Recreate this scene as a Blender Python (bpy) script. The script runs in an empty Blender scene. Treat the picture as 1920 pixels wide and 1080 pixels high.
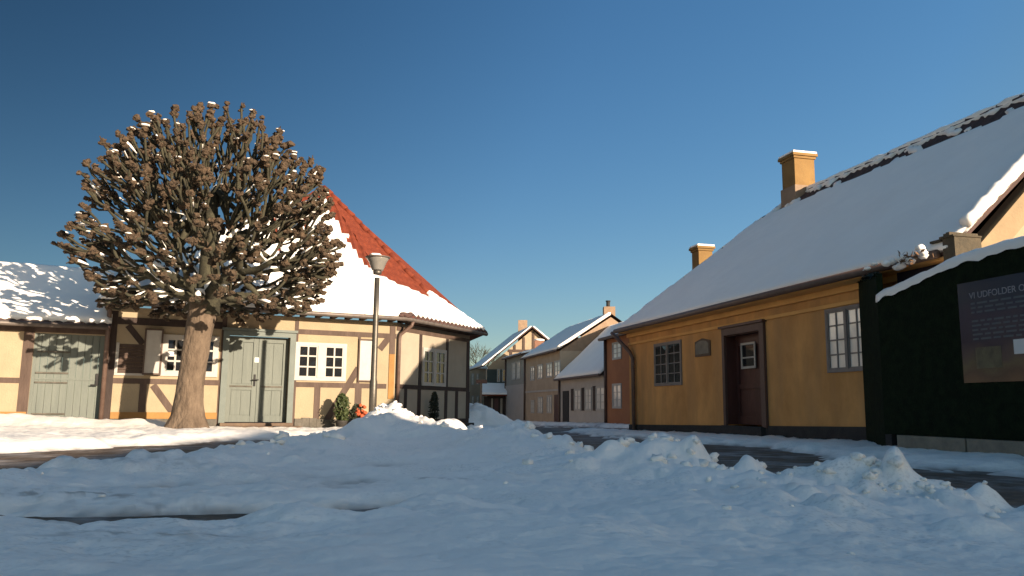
import bpy, bmesh, math, random
import numpy as np
from mathutils import Vector, Matrix, noise

random.seed(7)
rng = np.random.default_rng(7)
SC = bpy.context.scene
COL = SC.collection
R = math.radians

# ------------------------------------------------------------------ camera
FPX = 1500.0
CAM = Vector((0, 0, 0.55))
TILT = math.atan(222 / 1500.0)
ROLL = 0.0105
_f = Vector((0, math.cos(TILT), math.sin(TILT)))
_u0 = Vector((0, -math.sin(TILT), math.cos(TILT)))
_r0 = Vector((1, 0, 0))
_ri = _r0 * math.cos(ROLL) + _u0 * math.sin(ROLL)
_ui = -_r0 * math.sin(ROLL) + _u0 * math.cos(ROLL)


def ray(px, py):
    return _f + _ri * ((px - 960) / FPX) - _ui * ((py - 540) / FPX)


def at(px, py, Y):
    d = ray(px, py)
    return CAM + d * (Y / d.y)


def hdir(px):
    d = ray(px, 762 + ROLL * (px - 960))
    d.z = 0
    return d.normalized()


def project(p):
    v = p - CAM
    z = v.dot(_f)
    return (960 + FPX * v.dot(_ri) / z, 540 - FPX * v.dot(_ui) / z)


cd = bpy.data.cameras.new('camera')
cam = bpy.data.objects.new('camera', cd)
COL.objects.link(cam)
cd.sensor_fit = 'HORIZONTAL'
cd.angle = 2 * math.atan(960 / FPX)
cd.clip_start = 0.05
cd.clip_end = 3000
cam.matrix_world = Matrix(((_ri.x, _ui.x, -_f.x, CAM.x), (_ri.y, _ui.y, -_f.y, CAM.y), (_ri.z, _ui.z, -_f.z, CAM.z), (0, 0, 0, 1)))
SC.camera = cam

# ------------------------------------------------------------------ light
SUN_EL = 13.5
SUN_AZ = 134.2          # clockwise from +Y
S = Vector((math.sin(R(SUN_AZ)) * math.cos(R(SUN_EL)), math.cos(R(SUN_AZ)) * math.cos(R(SUN_EL)), math.sin(R(SUN_EL))))
ld = bpy.data.lights.new('sun', 'SUN')
ld.energy = 5.0
ld.angle = R(0.5)
ld.color = (1.0, 0.83, 0.64)
lo = bpy.data.objects.new('sun', ld)
COL.objects.link(lo)
lo.rotation_euler = S.to_track_quat('Z', 'Y').to_euler()
lo.location = S * 60

W = bpy.data.worlds.new('World')
SC.world = W
W.use_nodes = True
nt = W.node_tree
bg = nt.nodes['Background']
sky = nt.nodes.new('ShaderNodeTexSky')
sky.sky_type = 'NISHITA'
sky.sun_disc = False
sky.sun_elevation = R(SUN_EL)
sky.sun_rotation = R(SUN_AZ)
sky.air_density = 1.0
sky.dust_density = 0.5
sky.ozone_density = 3.0
hsv = nt.nodes.new('ShaderNodeHueSaturation')
hsv.inputs['Saturation'].default_value = 1.18
nt.links.new(sky.outputs[0], hsv.inputs['Color'])
# graded sky: darkened ahead-left, unseen part behind brightened and warmed as fill light
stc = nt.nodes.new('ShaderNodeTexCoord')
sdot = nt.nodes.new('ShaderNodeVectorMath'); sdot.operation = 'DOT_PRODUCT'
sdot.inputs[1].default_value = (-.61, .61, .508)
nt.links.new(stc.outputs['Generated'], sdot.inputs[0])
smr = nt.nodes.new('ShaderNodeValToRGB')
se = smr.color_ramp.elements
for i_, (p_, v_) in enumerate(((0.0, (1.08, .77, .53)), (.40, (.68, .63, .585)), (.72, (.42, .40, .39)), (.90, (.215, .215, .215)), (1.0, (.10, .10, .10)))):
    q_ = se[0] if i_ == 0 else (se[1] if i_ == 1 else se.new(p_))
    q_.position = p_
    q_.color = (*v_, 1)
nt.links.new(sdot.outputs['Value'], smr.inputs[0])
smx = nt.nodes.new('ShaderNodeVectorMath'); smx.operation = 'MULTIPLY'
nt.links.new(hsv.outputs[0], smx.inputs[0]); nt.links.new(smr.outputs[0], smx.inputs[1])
ssx = nt.nodes.new('ShaderNodeSeparateXYZ')
nt.links.new(stc.outputs['Generated'], ssx.inputs[0])
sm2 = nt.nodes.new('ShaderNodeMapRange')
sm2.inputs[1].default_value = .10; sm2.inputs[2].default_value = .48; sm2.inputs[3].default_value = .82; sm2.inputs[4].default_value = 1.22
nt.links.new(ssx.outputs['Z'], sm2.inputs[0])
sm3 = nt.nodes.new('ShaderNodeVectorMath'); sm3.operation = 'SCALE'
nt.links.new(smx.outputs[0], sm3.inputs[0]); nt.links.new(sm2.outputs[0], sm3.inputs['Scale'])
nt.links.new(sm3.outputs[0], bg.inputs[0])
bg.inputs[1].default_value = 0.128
SC.view_settings.view_transform = 'Standard'
SC.view_settings.look = 'None'
SC.view_settings.gamma = 1
SC.view_settings.exposure = 1.2


# ------------------------------------------------------------------ materials
def mat(name, c1, c2=None, scale=3.0, rough=0.8, bump=0.0, bscale=None, spec=0.3, lo_=0.35, hi=0.65, stretch=(1, 1, 1), metal=0.0, extra=None, detail=6, bdist=0.02):
    m = bpy.data.materials.new(name)
    m.use_nodes = True
    t = m.node_tree
    p = t.nodes['Principled BSDF']
    p.inputs['Roughness'].default_value = rough
    p.inputs['Metallic'].default_value = metal
    p.inputs['Specular IOR Level'].default_value = spec
    p.inputs['Base Color'].default_value = (*c1, 1)
    tc = t.nodes.new('ShaderNodeTexCoord')
    mp = t.nodes.new('ShaderNodeMapping')
    mp.inputs['Scale'].default_value = stretch
    t.links.new(tc.outputs['Object'], mp.inputs[0])
    if c2 is not None:
        n = t.nodes.new('ShaderNodeTexNoise')
        n.inputs['Scale'].default_value = scale
        n.inputs['Detail'].default_value = detail
        n.inputs['Roughness'].default_value = 0.65
        t.links.new(mp.outputs[0], n.inputs['Vector'])
        r = t.nodes.new('ShaderNodeValToRGB')
        r.color_ramp.elements[0].position = lo_
        r.color_ramp.elements[1].position = hi
        r.color_ramp.elements[0].color = (*c1, 1)
        r.color_ramp.elements[1].color = (*c2, 1)
        t.links.new(n.outputs['Fac'], r.inputs[0])
        t.links.new(r.outputs[0], p.inputs['Base Color'])
    if bump:
        b = t.nodes.new('ShaderNodeBump')
        b.inputs['Strength'].default_value = bump
        b.inputs['Distance'].default_value = bdist
        n2 = t.nodes.new('ShaderNodeTexNoise')
        n2.inputs['Scale'].default_value = bscale or scale * 4
        n2.inputs['Detail'].default_value = 8
        t.links.new(mp.outputs[0], n2.inputs['Vector'])
        t.links.new(n2.outputs['Fac'], b.inputs['Height'])
        t.links.new(b.outputs[0], p.inputs['Normal'])
    return m


M = {}
M['cream'] = mat('cream_plaster', (.315, .247, .158), (.275, .215, .137), 2.2, .9, .35, 30)
M['pale'] = mat('pale_plaster', (.33, .275, .205), (.29, .24, .18), 2.2, .9, .35, 30)
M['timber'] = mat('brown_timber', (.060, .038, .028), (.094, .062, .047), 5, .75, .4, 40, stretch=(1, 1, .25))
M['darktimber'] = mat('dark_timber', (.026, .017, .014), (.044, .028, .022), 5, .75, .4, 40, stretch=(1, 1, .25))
M['greygreen'] = mat('grey_green_paint', (.104, .116, .10), (.127, .139, .119), 4, .6, .25, 50, stretch=(3, 3, .3))
M['greygreen_d'] = mat('grey_green_trim', (.105, .122, .108), (.125, .142, .125), 4, .6, .2, 50)
M['white'] = mat('white_paint', (.38, .35, .31), (.33, .305, .27), 6, .5, .1, 40)
M['glass'] = mat('window_glass', (.012, .013, .015), None, rough=.03, spec=.9)
M['ochre'] = mat('ochre_base', (.30, .155, .05), (.24, .125, .042), 3, .9, .3, 30)
M['stone'] = mat('grey_stone', (.12, .105, .085), (.07, .063, .05), 5, .9, .6, 20)
M['step'] = mat('step_stone', (.15, .105, .07), (.105, .07, .05), 4, .9, .4, 20)
M['tile'] = mat('red_roof_tile', (.175, .034, .0125), (.105, .019, .008), 7, .85, .4, 25, lo_=.3, hi=.7)
M['darktile'] = mat('dark_roof_tile', (.05, .032, .028), (.09, .05, .042), 7, .85, .4, 25)
M['snow'] = mat('snow', (.93, .89, .83), (.88, .84, .79), 1.5, .65, .35, 9, spec=.25, bdist=.03)
M['roofsnow'] = mat('roof_snow', (.90, .85, .78), (.86, .81, .745), 1.2, .65, .25, 6, spec=.25, bdist=.03)
M['gutter'] = mat('gutter_zinc', (.10, .082, .07), (.14, .115, .1), 6, .5, .1, 30, metal=.3)
M['pipe'] = mat('brown_pipe', (.10, .06, .045), (.13, .085, .065), 6, .5, .1, 30)
M['yellow'] = mat('yellow_plaster', (.66, .335, .112), (.44, .215, .07), 1.1, .9, .4, 25, detail=8, stretch=(1, 1, .6))
M['yellow2'] = mat('yellow_cornice', (.70, .38, .125), (.60, .32, .105), 2, .9, .3, 25)
M['black'] = mat('black_plinth', (.018, .017, .018), (.032, .03, .028), 5, .8, .4, 25)
M['greyframe'] = mat('grey_brown_frame', (.17, .145, .13), (.21, .18, .16), 6, .6, .1, 40)
M['doorred'] = mat('dark_red_door', (.055, .021, .017), (.08, .03, .024), 5, .5, .2, 40, stretch=(1, 1, .2))
M['doorframe'] = mat('dark_door_frame', (.075, .042, .034), (.10, .057, .046), 5, .55, .2, 40, stretch=(1, 1, .2))
M['bark'] = mat('bark', (.15, .108, .074), (.08, .056, .038), 6, .95, 1.0, 14, stretch=(1, 1, .45), bdist=.05)
M['branch'] = mat('branch_bark', (.062, .056, .034), (.028, .025, .016), 9, .95, .7, 30)
M['knob'] = mat('branch_knob', (.112, .074, .045), (.027, .019, .012), 16, .95, 1.0, 45, bdist=.03)
M['hedge'] = mat('dark_green_panel', (.0055, .0095, .005), (.011, .018, .008), 9, .95, .8, 40, spec=.08)
M['dkpurple'] = mat('dark_purple_panel', (.014, .010, .020), (.02, .015, .026), 4, .7, .2, 20)
M['concrete'] = mat('concrete_block', (.24, .205, .155), (.165, .145, .115), 5, .9, .5, 25)
M['metal'] = mat('lamp_metal', (.085, .075, .062), (.11, .098, .08), 8, .45, .1, 40, metal=.6)
M['lampglass'] = mat('lamp_bowl', (.20, .185, .165), (.17, .16, .14), 6, .25, 0)
M['leaf'] = mat('evergreen_leaf', (.025, .04, .013), (.055, .066, .022), 8, .6, 0)
M['leafdk'] = mat('dark_leaf', (.016, .022, .014), (.03, .035, .02), 8, .6, 0)
M['orange'] = mat('orange_flower', (.42, .09, .03), (.30, .055, .02), 12, .7, 0)
M['brownleaf'] = mat('dry_leaf', (.16, .085, .04), (.09, .05, .025), 10, .8, 0)
M['pot'] = mat('dark_pot', (.03, .026, .022), (.045, .04, .035), 6, .7, .2, 20)
M['beigewall'] = mat('beige_wall', (.42, .32, .225), (.35, .265, .185), 1.5, .9, .3, 15)
M['greywall'] = mat('grey_wall', (.42, .375, .33), (.37, .33, .29), 1.5, .9, .3, 15)
M['redwall'] = mat('red_brown_wall', (.36, .15, .068), (.30, .125, .058), 1.5, .9, .3, 15)
M['greenwall'] = mat('grey_green_wall', (.31, .295, .25), (.265, .25, .215), 1.5, .9, .3, 15)
M['dkgreen'] = mat('dark_green_wall', (.035, .045, .04), (.05, .06, .052), 3, .8, .3, 15)
M['pinkwall'] = mat('pale_gable_wall', (.37, .285, .19), (.32, .245, .165), 2, .9, .3, 15)
M['brick'] = mat('chimney_brick', (.25, .13, .085), (.18, .09, .06), 9, .9, .4, 30)
M['tanwall'] = mat('tan_brick', (.28, .195, .13), (.22, .15, .10), 3, .9, .4, 20)
M['palereflect'] = mat('painted_reflection_glass', (.92, .84, .72), (.62, .57, .50), 1.2, .12, 0, spec=.5, stretch=(1, 1, .6))  # pale pane colour stands in for reflections of bright walls and sky
M['paper'] = mat('white_paper', (.62, .60, .58), None, rough=.7)
M['poster'] = None
M['lettering'] = mat('pale_lettering', (.24, .25, .28), None, rough=.6)
M['teal'] = mat('teal_notice', (.10, .33, .27), None, rough=.6)
M['grass'] = mat('dry_tuft', (.2, .15, .08), (.12, .09, .05), 8, .9, 0)

M['chimney'] = mat('chimney_plaster', (.235, .14, .05), (.195, .112, .04), 3, .9, .3, 25)
M['verge'] = mat('verge_plaster', (.30, .215, .125), (.25, .18, .105), 3, .9, .3, 25)
M['kneeler'] = mat('weathered_brick', (.055, .046, .032), (.09, .07, .045), 9, .9, .6, 30)

m = M['yellow']
t = m.node_tree; p = t.nodes['Principled BSDF']
tc = t.nodes.new('ShaderNodeTexCoord'); mp = t.nodes.new('ShaderNodeMapping'); mp.inputs['Scale'].default_value = (2.6, 2.6, .35)
n1 = t.nodes.new('ShaderNodeTexNoise'); n1.inputs['Scale'].default_value = 1.0; n1.inputs['Detail'].default_value = 7
t.links.new(tc.outputs['Object'], mp.inputs[0]); t.links.new(mp.outputs[0], n1.inputs['Vector'])
r1 = t.nodes.new('ShaderNodeValToRGB'); r1.color_ramp.elements[0].position = .46; r1.color_ramp.elements[1].position = .72
t.links.new(n1.outputs['Fac'], r1.inputs[0])
mx = t.nodes.new('ShaderNodeMix'); mx.data_type = 'RGBA'
old = p.inputs['Base Color'].links[0].from_socket
k1 = t.nodes.new('ShaderNodeMath'); k1.operation = 'MULTIPLY'; k1.inputs[1].default_value = .65
t.links.new(r1.outputs[0], k1.inputs[0]); t.links.new(k1.outputs[0], mx.inputs[0])
t.links.new(old, mx.inputs[6]); mx.inputs[7].default_value = (.36, .20, .085, 1)
t.links.new(mx.outputs[2], p.inputs['Base Color'])

# road
m = mat('wet_cobbles', (.085, .058, .040), (.17, .122, .085), 5.0, .7, .0, spec=.15)
t = m.node_tree
p = t.nodes['Principled BSDF']
tc = t.nodes.new('ShaderNodeTexCoord')
vo = t.nodes.new('ShaderNodeTexVoronoi'); vo.inputs['Scale'].default_value = 7.0
t.links.new(tc.outputs['Object'], vo.inputs['Vector'])
nz = t.nodes.new('ShaderNodeTexNoise'); nz.inputs['Scale'].default_value = 1.3; nz.inputs['Detail'].default_value = 9; nz.inputs['Roughness'].default_value = .72
t.links.new(tc.outputs['Object'], nz.inputs['Vector'])
rp = t.nodes.new('ShaderNodeValToRGB'); rp.color_ramp.elements[0].position = .47; rp.color_ramp.elements[1].position = .66
t.links.new(nz.outputs['Fac'], rp.inputs[0])
mx = t.nodes.new('ShaderNodeMix'); mx.data_type = 'RGBA'
old = p.inputs['Base Color'].links[0].from_socket
t.links.new(old, mx.inputs[6]); mx.inputs[7].default_value = (.42, .40, .39, 1)
sc_ = t.nodes.new('ShaderNodeMath'); sc_.operation = 'MULTIPLY'; sc_.inputs[1].default_value = .62
t.links.new(rp.outputs[0], sc_.inputs[0]); t.links.new(sc_.outputs[0], mx.inputs[0])
t.links.new(mx.outputs[2], p.inputs['Base Color'])
bm_ = t.nodes.new('ShaderNodeBump'); bm_.inputs['Strength'].default_value = .9; bm_.inputs['Distance'].default_value = .03; bm_.invert = True
ad = t.nodes.new('ShaderNodeMath'); ad.operation = 'SUBTRACT'
t.links.new(vo.outputs['Distance'], ad.inputs[0]); t.links.new(nz.outputs['Fac'], ad.inputs[1])
t.links.new(ad.outputs[0], bm_.inputs['Height']); t.links.new(bm_.outputs[0], p.inputs['Normal'])
M['road'] = m

# snow on the ground gets a little road grit
m = M['ground_snow'] = mat('ground_snow', (.885, .825, .75), (.82, .765, .695), 1.5, .65, .5, 13, spec=.25, bdist=.03)
t = m.node_tree; p = t.nodes['Principled BSDF']
tc = t.nodes.new('ShaderNodeTexCoord')
n1 = t.nodes.new('ShaderNodeTexNoise'); n1.inputs['Scale'].default_value = 1.1; n1.inputs['Detail'].default_value = 3
n2 = t.nodes.new('ShaderNodeTexNoise'); n2.inputs['Scale'].default_value = 48; n2.inputs['Detail'].default_value = 4
t.links.new(tc.outputs['Object'], n1.inputs['Vector']); t.links.new(tc.outputs['Object'], n2.inputs['Vector'])
r1 = t.nodes.new('ShaderNodeValToRGB'); r1.color_ramp.elements[0].position = .48; r1.color_ramp.elements[1].position = .62
r2 = t.nodes.new('ShaderNodeValToRGB'); r2.color_ramp.elements[0].position = .52; r2.color_ramp.elements[1].position = .70
t.links.new(n1.outputs['Fac'], r1.inputs[0]); t.links.new(n2.outputs['Fac'], r2.inputs[0])
mm = t.nodes.new('ShaderNodeMath'); mm.operation = 'MULTIPLY'
t.links.new(r1.outputs[0], mm.inputs[0]); t.links.new(r2.outputs[0], mm.inputs[1])
m2 = t.nodes.new('ShaderNodeMath'); m2.operation = 'MULTIPLY'; m2.inputs[1].default_value = .30
t.links.new(mm.outputs[0], m2.inputs[0])
# grit at the thin edges, stored as an attribute when the mesh is made
at_ = t.nodes.new('ShaderNodeAttribute'); at_.attribute_name = 'grit'
m3 = t.nodes.new('ShaderNodeMath'); m3.operation = 'MAXIMUM'
t.links.new(m2.outputs[0], m3.inputs[0]); t.links.new(at_.outputs['Fac'], m3.inputs[1])
mx = t.nodes.new('ShaderNodeMix'); mx.data_type = 'RGBA'
old = p.inputs['Base Color'].links[0].from_socket
t.links.new(m3.outputs[0], mx.inputs[0]); t.links.new(old, mx.inputs[6]); mx.inputs[7].default_value = (.19, .16, .135, 1)
t.links.new(mx.outputs[2], p.inputs['Base Color'])

# printed poster: dark blue sky above a dim brown scene
m = M['poster'] = mat('printed_poster', (.02, .024, .045), None, rough=.18, spec=.5)
t = m.node_tree; p = t.nodes['Principled BSDF']
tc = t.nodes.new('ShaderNodeTexCoord'); sx = t.nodes.new('ShaderNodeSeparateXYZ')
t.links.new(tc.outputs['Object'], sx.inputs[0])
mr = t.nodes.new('ShaderNodeMapRange'); mr.inputs[1].default_value = .85; mr.inputs[2].default_value = 2.1
nn = t.nodes.new('ShaderNodeTexNoise'); nn.inputs['Scale'].default_value = 3.5; nn.inputs['Detail'].default_value = 6
t.links.new(tc.outputs['Object'], nn.inputs['Vector'])
aa = t.nodes.new('ShaderNodeMath'); aa.operation = 'MULTIPLY_ADD'; aa.inputs[1].default_value = .35; 
t.links.new(nn.outputs['Fac'], aa.inputs[0])
t.links.new(sx.outputs['Z'], mr.inputs[0]); t.links.new(mr.outputs[0], aa.inputs[2])
cr = t.nodes.new('ShaderNodeValToRGB')
e = cr.color_ramp.elements
e[0].position = .1; e[0].color = (.10, .055, .035, 1)
e[1].position = 1.0; e[1].color = (.012, .03, .055, 1)
for pos, c in ((.24, (.05, .035, .03, 1)), (.34, (.075, .066, .042, 1)), (.42, (.055, .045, .05, 1)), (.54, (.014, .018, .042, 1)), (.8, (.018, .024, .055, 1))):
    q = e.new(pos); q.color = c
t.links.new(aa.outputs[0], cr.inputs[0]); t.links.new(cr.outputs[0], p.inputs['Base Color'])


# ------------------------------------------------------------------ object helpers
ORG = {}


def thing(name, label, cat, loc, group=None):
    o = bpy.data.objects.new(name, None)
    COL.objects.link(o)
    o.location = loc
    o['label'] = label
    o['category'] = cat
    if group:
        o['group'] = group
    ORG[o] = Vector(loc)
    return o


def tag(o, label, cat, group=None):
    o['label'] = label
    o['category'] = cat
    if group:
        o['group'] = group
    return o


class MB:
    def __init__(self):
        self.v, self.f, self.m = [], [], []

    def add(self, pts, faces, mi=0):
        b = len(self.v)
        self.v.extend([Vector(p) for p in pts])
        for f in faces:
            self.f.append([b + i for i in f])
            self.m.append(mi)

    def hexa(self, p, mi=0):   # p: bottom 4, top 4
        self.add(p, [(0, 3, 2, 1), (4, 5, 6, 7), (0, 1, 5, 4), (1, 2, 6, 5), (2, 3, 7, 6), (3, 0, 4, 7)], mi)

    def fbox(self, F, s0, s1, z0, z1, d0, d1, mi=0):
        g = F.pt
        self.hexa([g(s0, z0, d0), g(s1, z0, d0), g(s1, z0, d1), g(s0, z0, d1), g(s0, z1, d0), g(s1, z1, d0), g(s1, z1, d1), g(s0, z1, d1)], mi)

    def prism(self, F, pts, d0, d1, mi=0):
        n = len(pts)
        a = [F.pt(s, z, d0) for s, z in pts] + [F.pt(s, z, d1) for s, z in pts]
        fs = [tuple(range(n)), tuple(range(2 * n - 1, n - 1, -1))]
        fs += [(i, (i + 1) % n, n + (i + 1) % n, n + i) for i in range(n)]
        self.add(a, fs, mi)

    def tube(self, pts, rad, n=8, mi=0, cap=True):
        pts = [Vector(p) for p in pts]
        if not isinstance(rad, (list, tuple)):
            rad = [rad] * len(pts)
        rings = []
        ref = None
        for i, p in enumerate(pts):
            t = (pts[min(i + 1, len(pts) - 1)] - pts[max(i - 1, 0)])
            t = t.normalized() if t.length > 1e-9 else Vector((0, 0, 1))
            if ref is None:
                ref = t.orthogonal().normalized()
            x = (ref - t * ref.dot(t))
            x = x.normalized() if x.length > 1e-6 else t.orthogonal().normalized()
            ref = x
            y = t.cross(x)
            rings.append([p + (x * math.cos(2 * math.pi * k / n) + y * math.sin(2 * math.pi * k / n)) * rad[i] for k in range(n)])
        vs = [q for r in rings for q in r]
        fs = []
        for i in range(len(pts) - 1):
            for k in range(n):
                fs.append((i * n + k, i * n + (k + 1) % n, (i + 1) * n + (k + 1) % n, (i + 1) * n + k))
        if cap:
            fs.append(tuple(range(n - 1, -1, -1)))
            fs.append(tuple((len(pts) - 1) * n + k for k in range(n)))
        self.add(vs, fs, mi)

    def lathe(self, c, prof, n=20, mi=0):
        self.tube([Vector(c) + Vector((0, 0, z)) for r, z in prof], [max(r, .001) for r, z in prof], n, mi)

    def blob(self, c, r, lump=.25, freq=3.0, sub=2, seed=0.0, mi=0, axis=None):
        vs, fs = ICO[sub]
        c = Vector(c)
        out = []
        for v in vs:
            k = 1 + lump * noise.noise(v * freq + Vector((seed, seed * 1.7, -seed)))
            out.append(c + Vector((v.x * r[0], v.y * r[1], v.z * r[2])) * k)
        self.add(out, fs, mi)

    def build(self, name, mats, parent=None, smooth=False):
        me = bpy.data.meshes.new(name)
        o = bpy.data.objects.new(name, me)
        COL.objects.link(o)
        org = Vector((0, 0, 0))
        if parent is not None:
            org = ORG[parent]
            o.parent = parent
        ORG[o] = org
        me.from_pydata([tuple(v - org) for v in self.v], [], self.f)
        if not isinstance(mats, (list, tuple)):
            mats = [mats]
        for mm_ in mats:
            me.materials.append(mm_)
        me.polygons.foreach_set('material_index', self.m)
        bm = bmesh.new()
        bm.from_mesh(me)
        bmesh.ops.recalc_face_normals(bm, faces=bm.faces)
        bm.to_mesh(me)
        bm.free()
        if smooth:
            me.polygons.foreach_set('use_smooth', [True] * len(me.polygons))
        me.update()
        return o


ICO = {}
for s_ in (1, 2, 3):
    b_ = bmesh.new()
    bmesh.ops.create_icosphere(b_, subdivisions=s_, radius=1)
    ICO[s_] = ([v.co.copy() for v in b_.verts], [tuple(v.index for v in f.verts) for f in b_.faces])
    b_.free()


class Fr:
    """vertical wall frame: s along the wall, z up, d out of the wall towards the street"""
    def __init__(self, O, u, flip=False):
        self.O = Vector(O)
        self.u = Vector(u).normalized()
        n = Vector((self.u.y, -self.u.x, 0))
        if n.dot(CAM - self.O) < 0:
            n = -n
        self.n = -n if flip else n

    def pt(self, s, z, d=0.0):
        q = self.O + self.u * s + self.n * d
        return Vector((q.x, q.y, z))

    def px(self, px, py, d=0.0):
        r = ray(px, py)
        o = self.O + self.n * d
        t = (o - CAM).dot(self.n) / r.dot(self.n)
        q = CAM + r * t
        return ((q - self.O).dot(self.u), q.z)

    def rect(self, x0, y0, x1, y1, d=0.0):
        xm, ym = (x0 + x1) / 2, (y0 + y1) / 2
        s0 = self.px(x0, ym, d)[0]
        s1 = self.px(x1, ym, d)[0]
        z0 = self.px(xm, y1, d)[1]
        z1 = self.px(xm, y0, d)[1]
        return min(s0, s1), max(s0, s1), min(z0, z1), max(z0, z1)


class Pl:
    """roof plane: a along the eave, b up the slope"""
    def __init__(self, P0, a, b):
        self.P0 = Vector(P0)
        self.a = Vector(a).normalized()
        b = Vector(b)
        b = b - self.a * b.dot(self.a)
        self.b = b.normalized()
        self.n = self.a.cross(self.b)
        if self.n.z < 0:
            self.n = -self.n

    def pt(self, a, b, h=0.0):
        return self.P0 + self.a * a + self.b * b + self.n * h

    def px(self, px, py):
        r = ray(px, py)
        t = (self.P0 - CAM).dot(self.n) / r.dot(self.n)
        return self.co(CAM + r * t)

    def co(self, q):
        q = q - self.P0
        return (q.dot(self.a), q.dot(self.b))


def inpoly(x, y, P):
    c = False
    j = len(P) - 1
    for i in range(len(P)):
        if (P[i][1] > y) != (P[j][1] > y) and x < (P[j][0] - P[i][0]) * (y - P[i][1]) / (P[j][1] - P[i][1]) + P[i][0]:
            c = not c
        j = i
    return c


def sheet(pl, polys, ra, rb, hfun, skirt, keep=None):
    """relief sheet on a roof plane over convex polygons in (a,b); returns an MB"""
    out = MB()
    for poly in polys:
        A = [p[0] for p in poly]; B = [p[1] for p in poly]
        a0, a1, b0, b1 = min(A), max(A), min(B), max(B)
        na, nb = max(1, int(math.ceil((a1 - a0) / ra))), max(1, int(math.ceil((b1 - b0) / rb)))
        bm = bmesh.new()
        vs = [[bm.verts.new((a0 + (a1 - a0) * i / na, b0 + (b1 - b0) * j / nb, 0)) for i in range(na + 1)] for j in range(nb + 1)]
        for j in range(nb):
            for i in range(na):
                bm.faces.new((vs[j][i], vs[j][i + 1], vs[j + 1][i + 1], vs[j + 1][i]))
        cx, cy = sum(A) / len(A), sum(B) / len(B)
        for k in range(len(poly)):
            p, q = poly[k], poly[(k + 1) % len(poly)]
            no = Vector((q[1] - p[1], -(q[0] - p[0]), 0))
            if no.length < 1e-6:
                continue
            if no.dot(Vector((cx - p[0], cy - p[1], 0))) > 0:
                no = -no
            bmesh.ops.bisect_plane(bm, geom=bm.verts[:] + bm.edges[:] + bm.faces[:], plane_co=(p[0], p[1], 0), plane_no=no, clear_outer=True)
        if keep:
            dead = [f for f in bm.faces if not keep(f.calc_center_median().x, f.calc_center_median().y)]
            bmesh.ops.delete(bm, geom=dead, context='FACES')
        edge = set()
        be = [e for e in bm.edges if e.is_boundary]
        for e in be:
            edge.update(e.verts)
        for v in bm.verts:
            v.co.z = hfun(v.co.x, v.co.y, v in edge)
        r = bmesh.ops.extrude_edge_only(bm, edges=be)
        for g in r['geom']:
            if isinstance(g, bmesh.types.BMVert):
                g.co.z = skirt
        bm.verts.index_update()
        out.add([pl.pt(*v.co) for v in bm.verts], [[v.index for v in f.verts] for f in bm.faces])
        bm.free()
    return out


def nz3(x, y, z=0.0):
    return noise.noise(Vector((x, y, z)))


def snow_h(th, pl, lump=.35):
    off = pl.P0.x * 3.1

    def h(a, b, e):
        k = 1 + lump * (nz3(a * .9 + off, b * .9) + .5 * nz3(a * 3 + off, b * 3, 5) + .25 * nz3(a * 8 + off, b * 8, 9))
        return th * k * (.62 if e else 1) + .012
    return h


def tile_h(per=.21, row=.33):
    def h(a, b, e):
        return .022 * math.sin(2 * math.pi * a / per) + .028 * (1 - (b / row) % 1.0) + .01 * nz3(a * 2, b * 2)
    return h


def wall(F, s0, s1, z0, z1, th, holes=()):
    mb = MB()
    ss = sorted({s0, s1, *[h[0] for h in holes], *[h[1] for h in holes]})
    zs = sorted({z0, z1, *[h[2] for h in holes], *[h[3] for h in holes]})
    ss = [s for s in ss if s0 <= s <= s1]
    zs = [z for z in zs if z0 <= z <= z1]
    for i in range(len(ss) - 1):
        for j in range(len(zs) - 1):
            cx, cz = (ss[i] + ss[i + 1]) / 2, (zs[j] + zs[j + 1]) / 2
            if any(h[0] < cx < h[1] and h[2] < cz < h[3] for h in holes):
                continue
            mb.fbox(F, ss[i], ss[i + 1], zs[j], zs[j + 1], -th, 0)
    return mb


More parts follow.
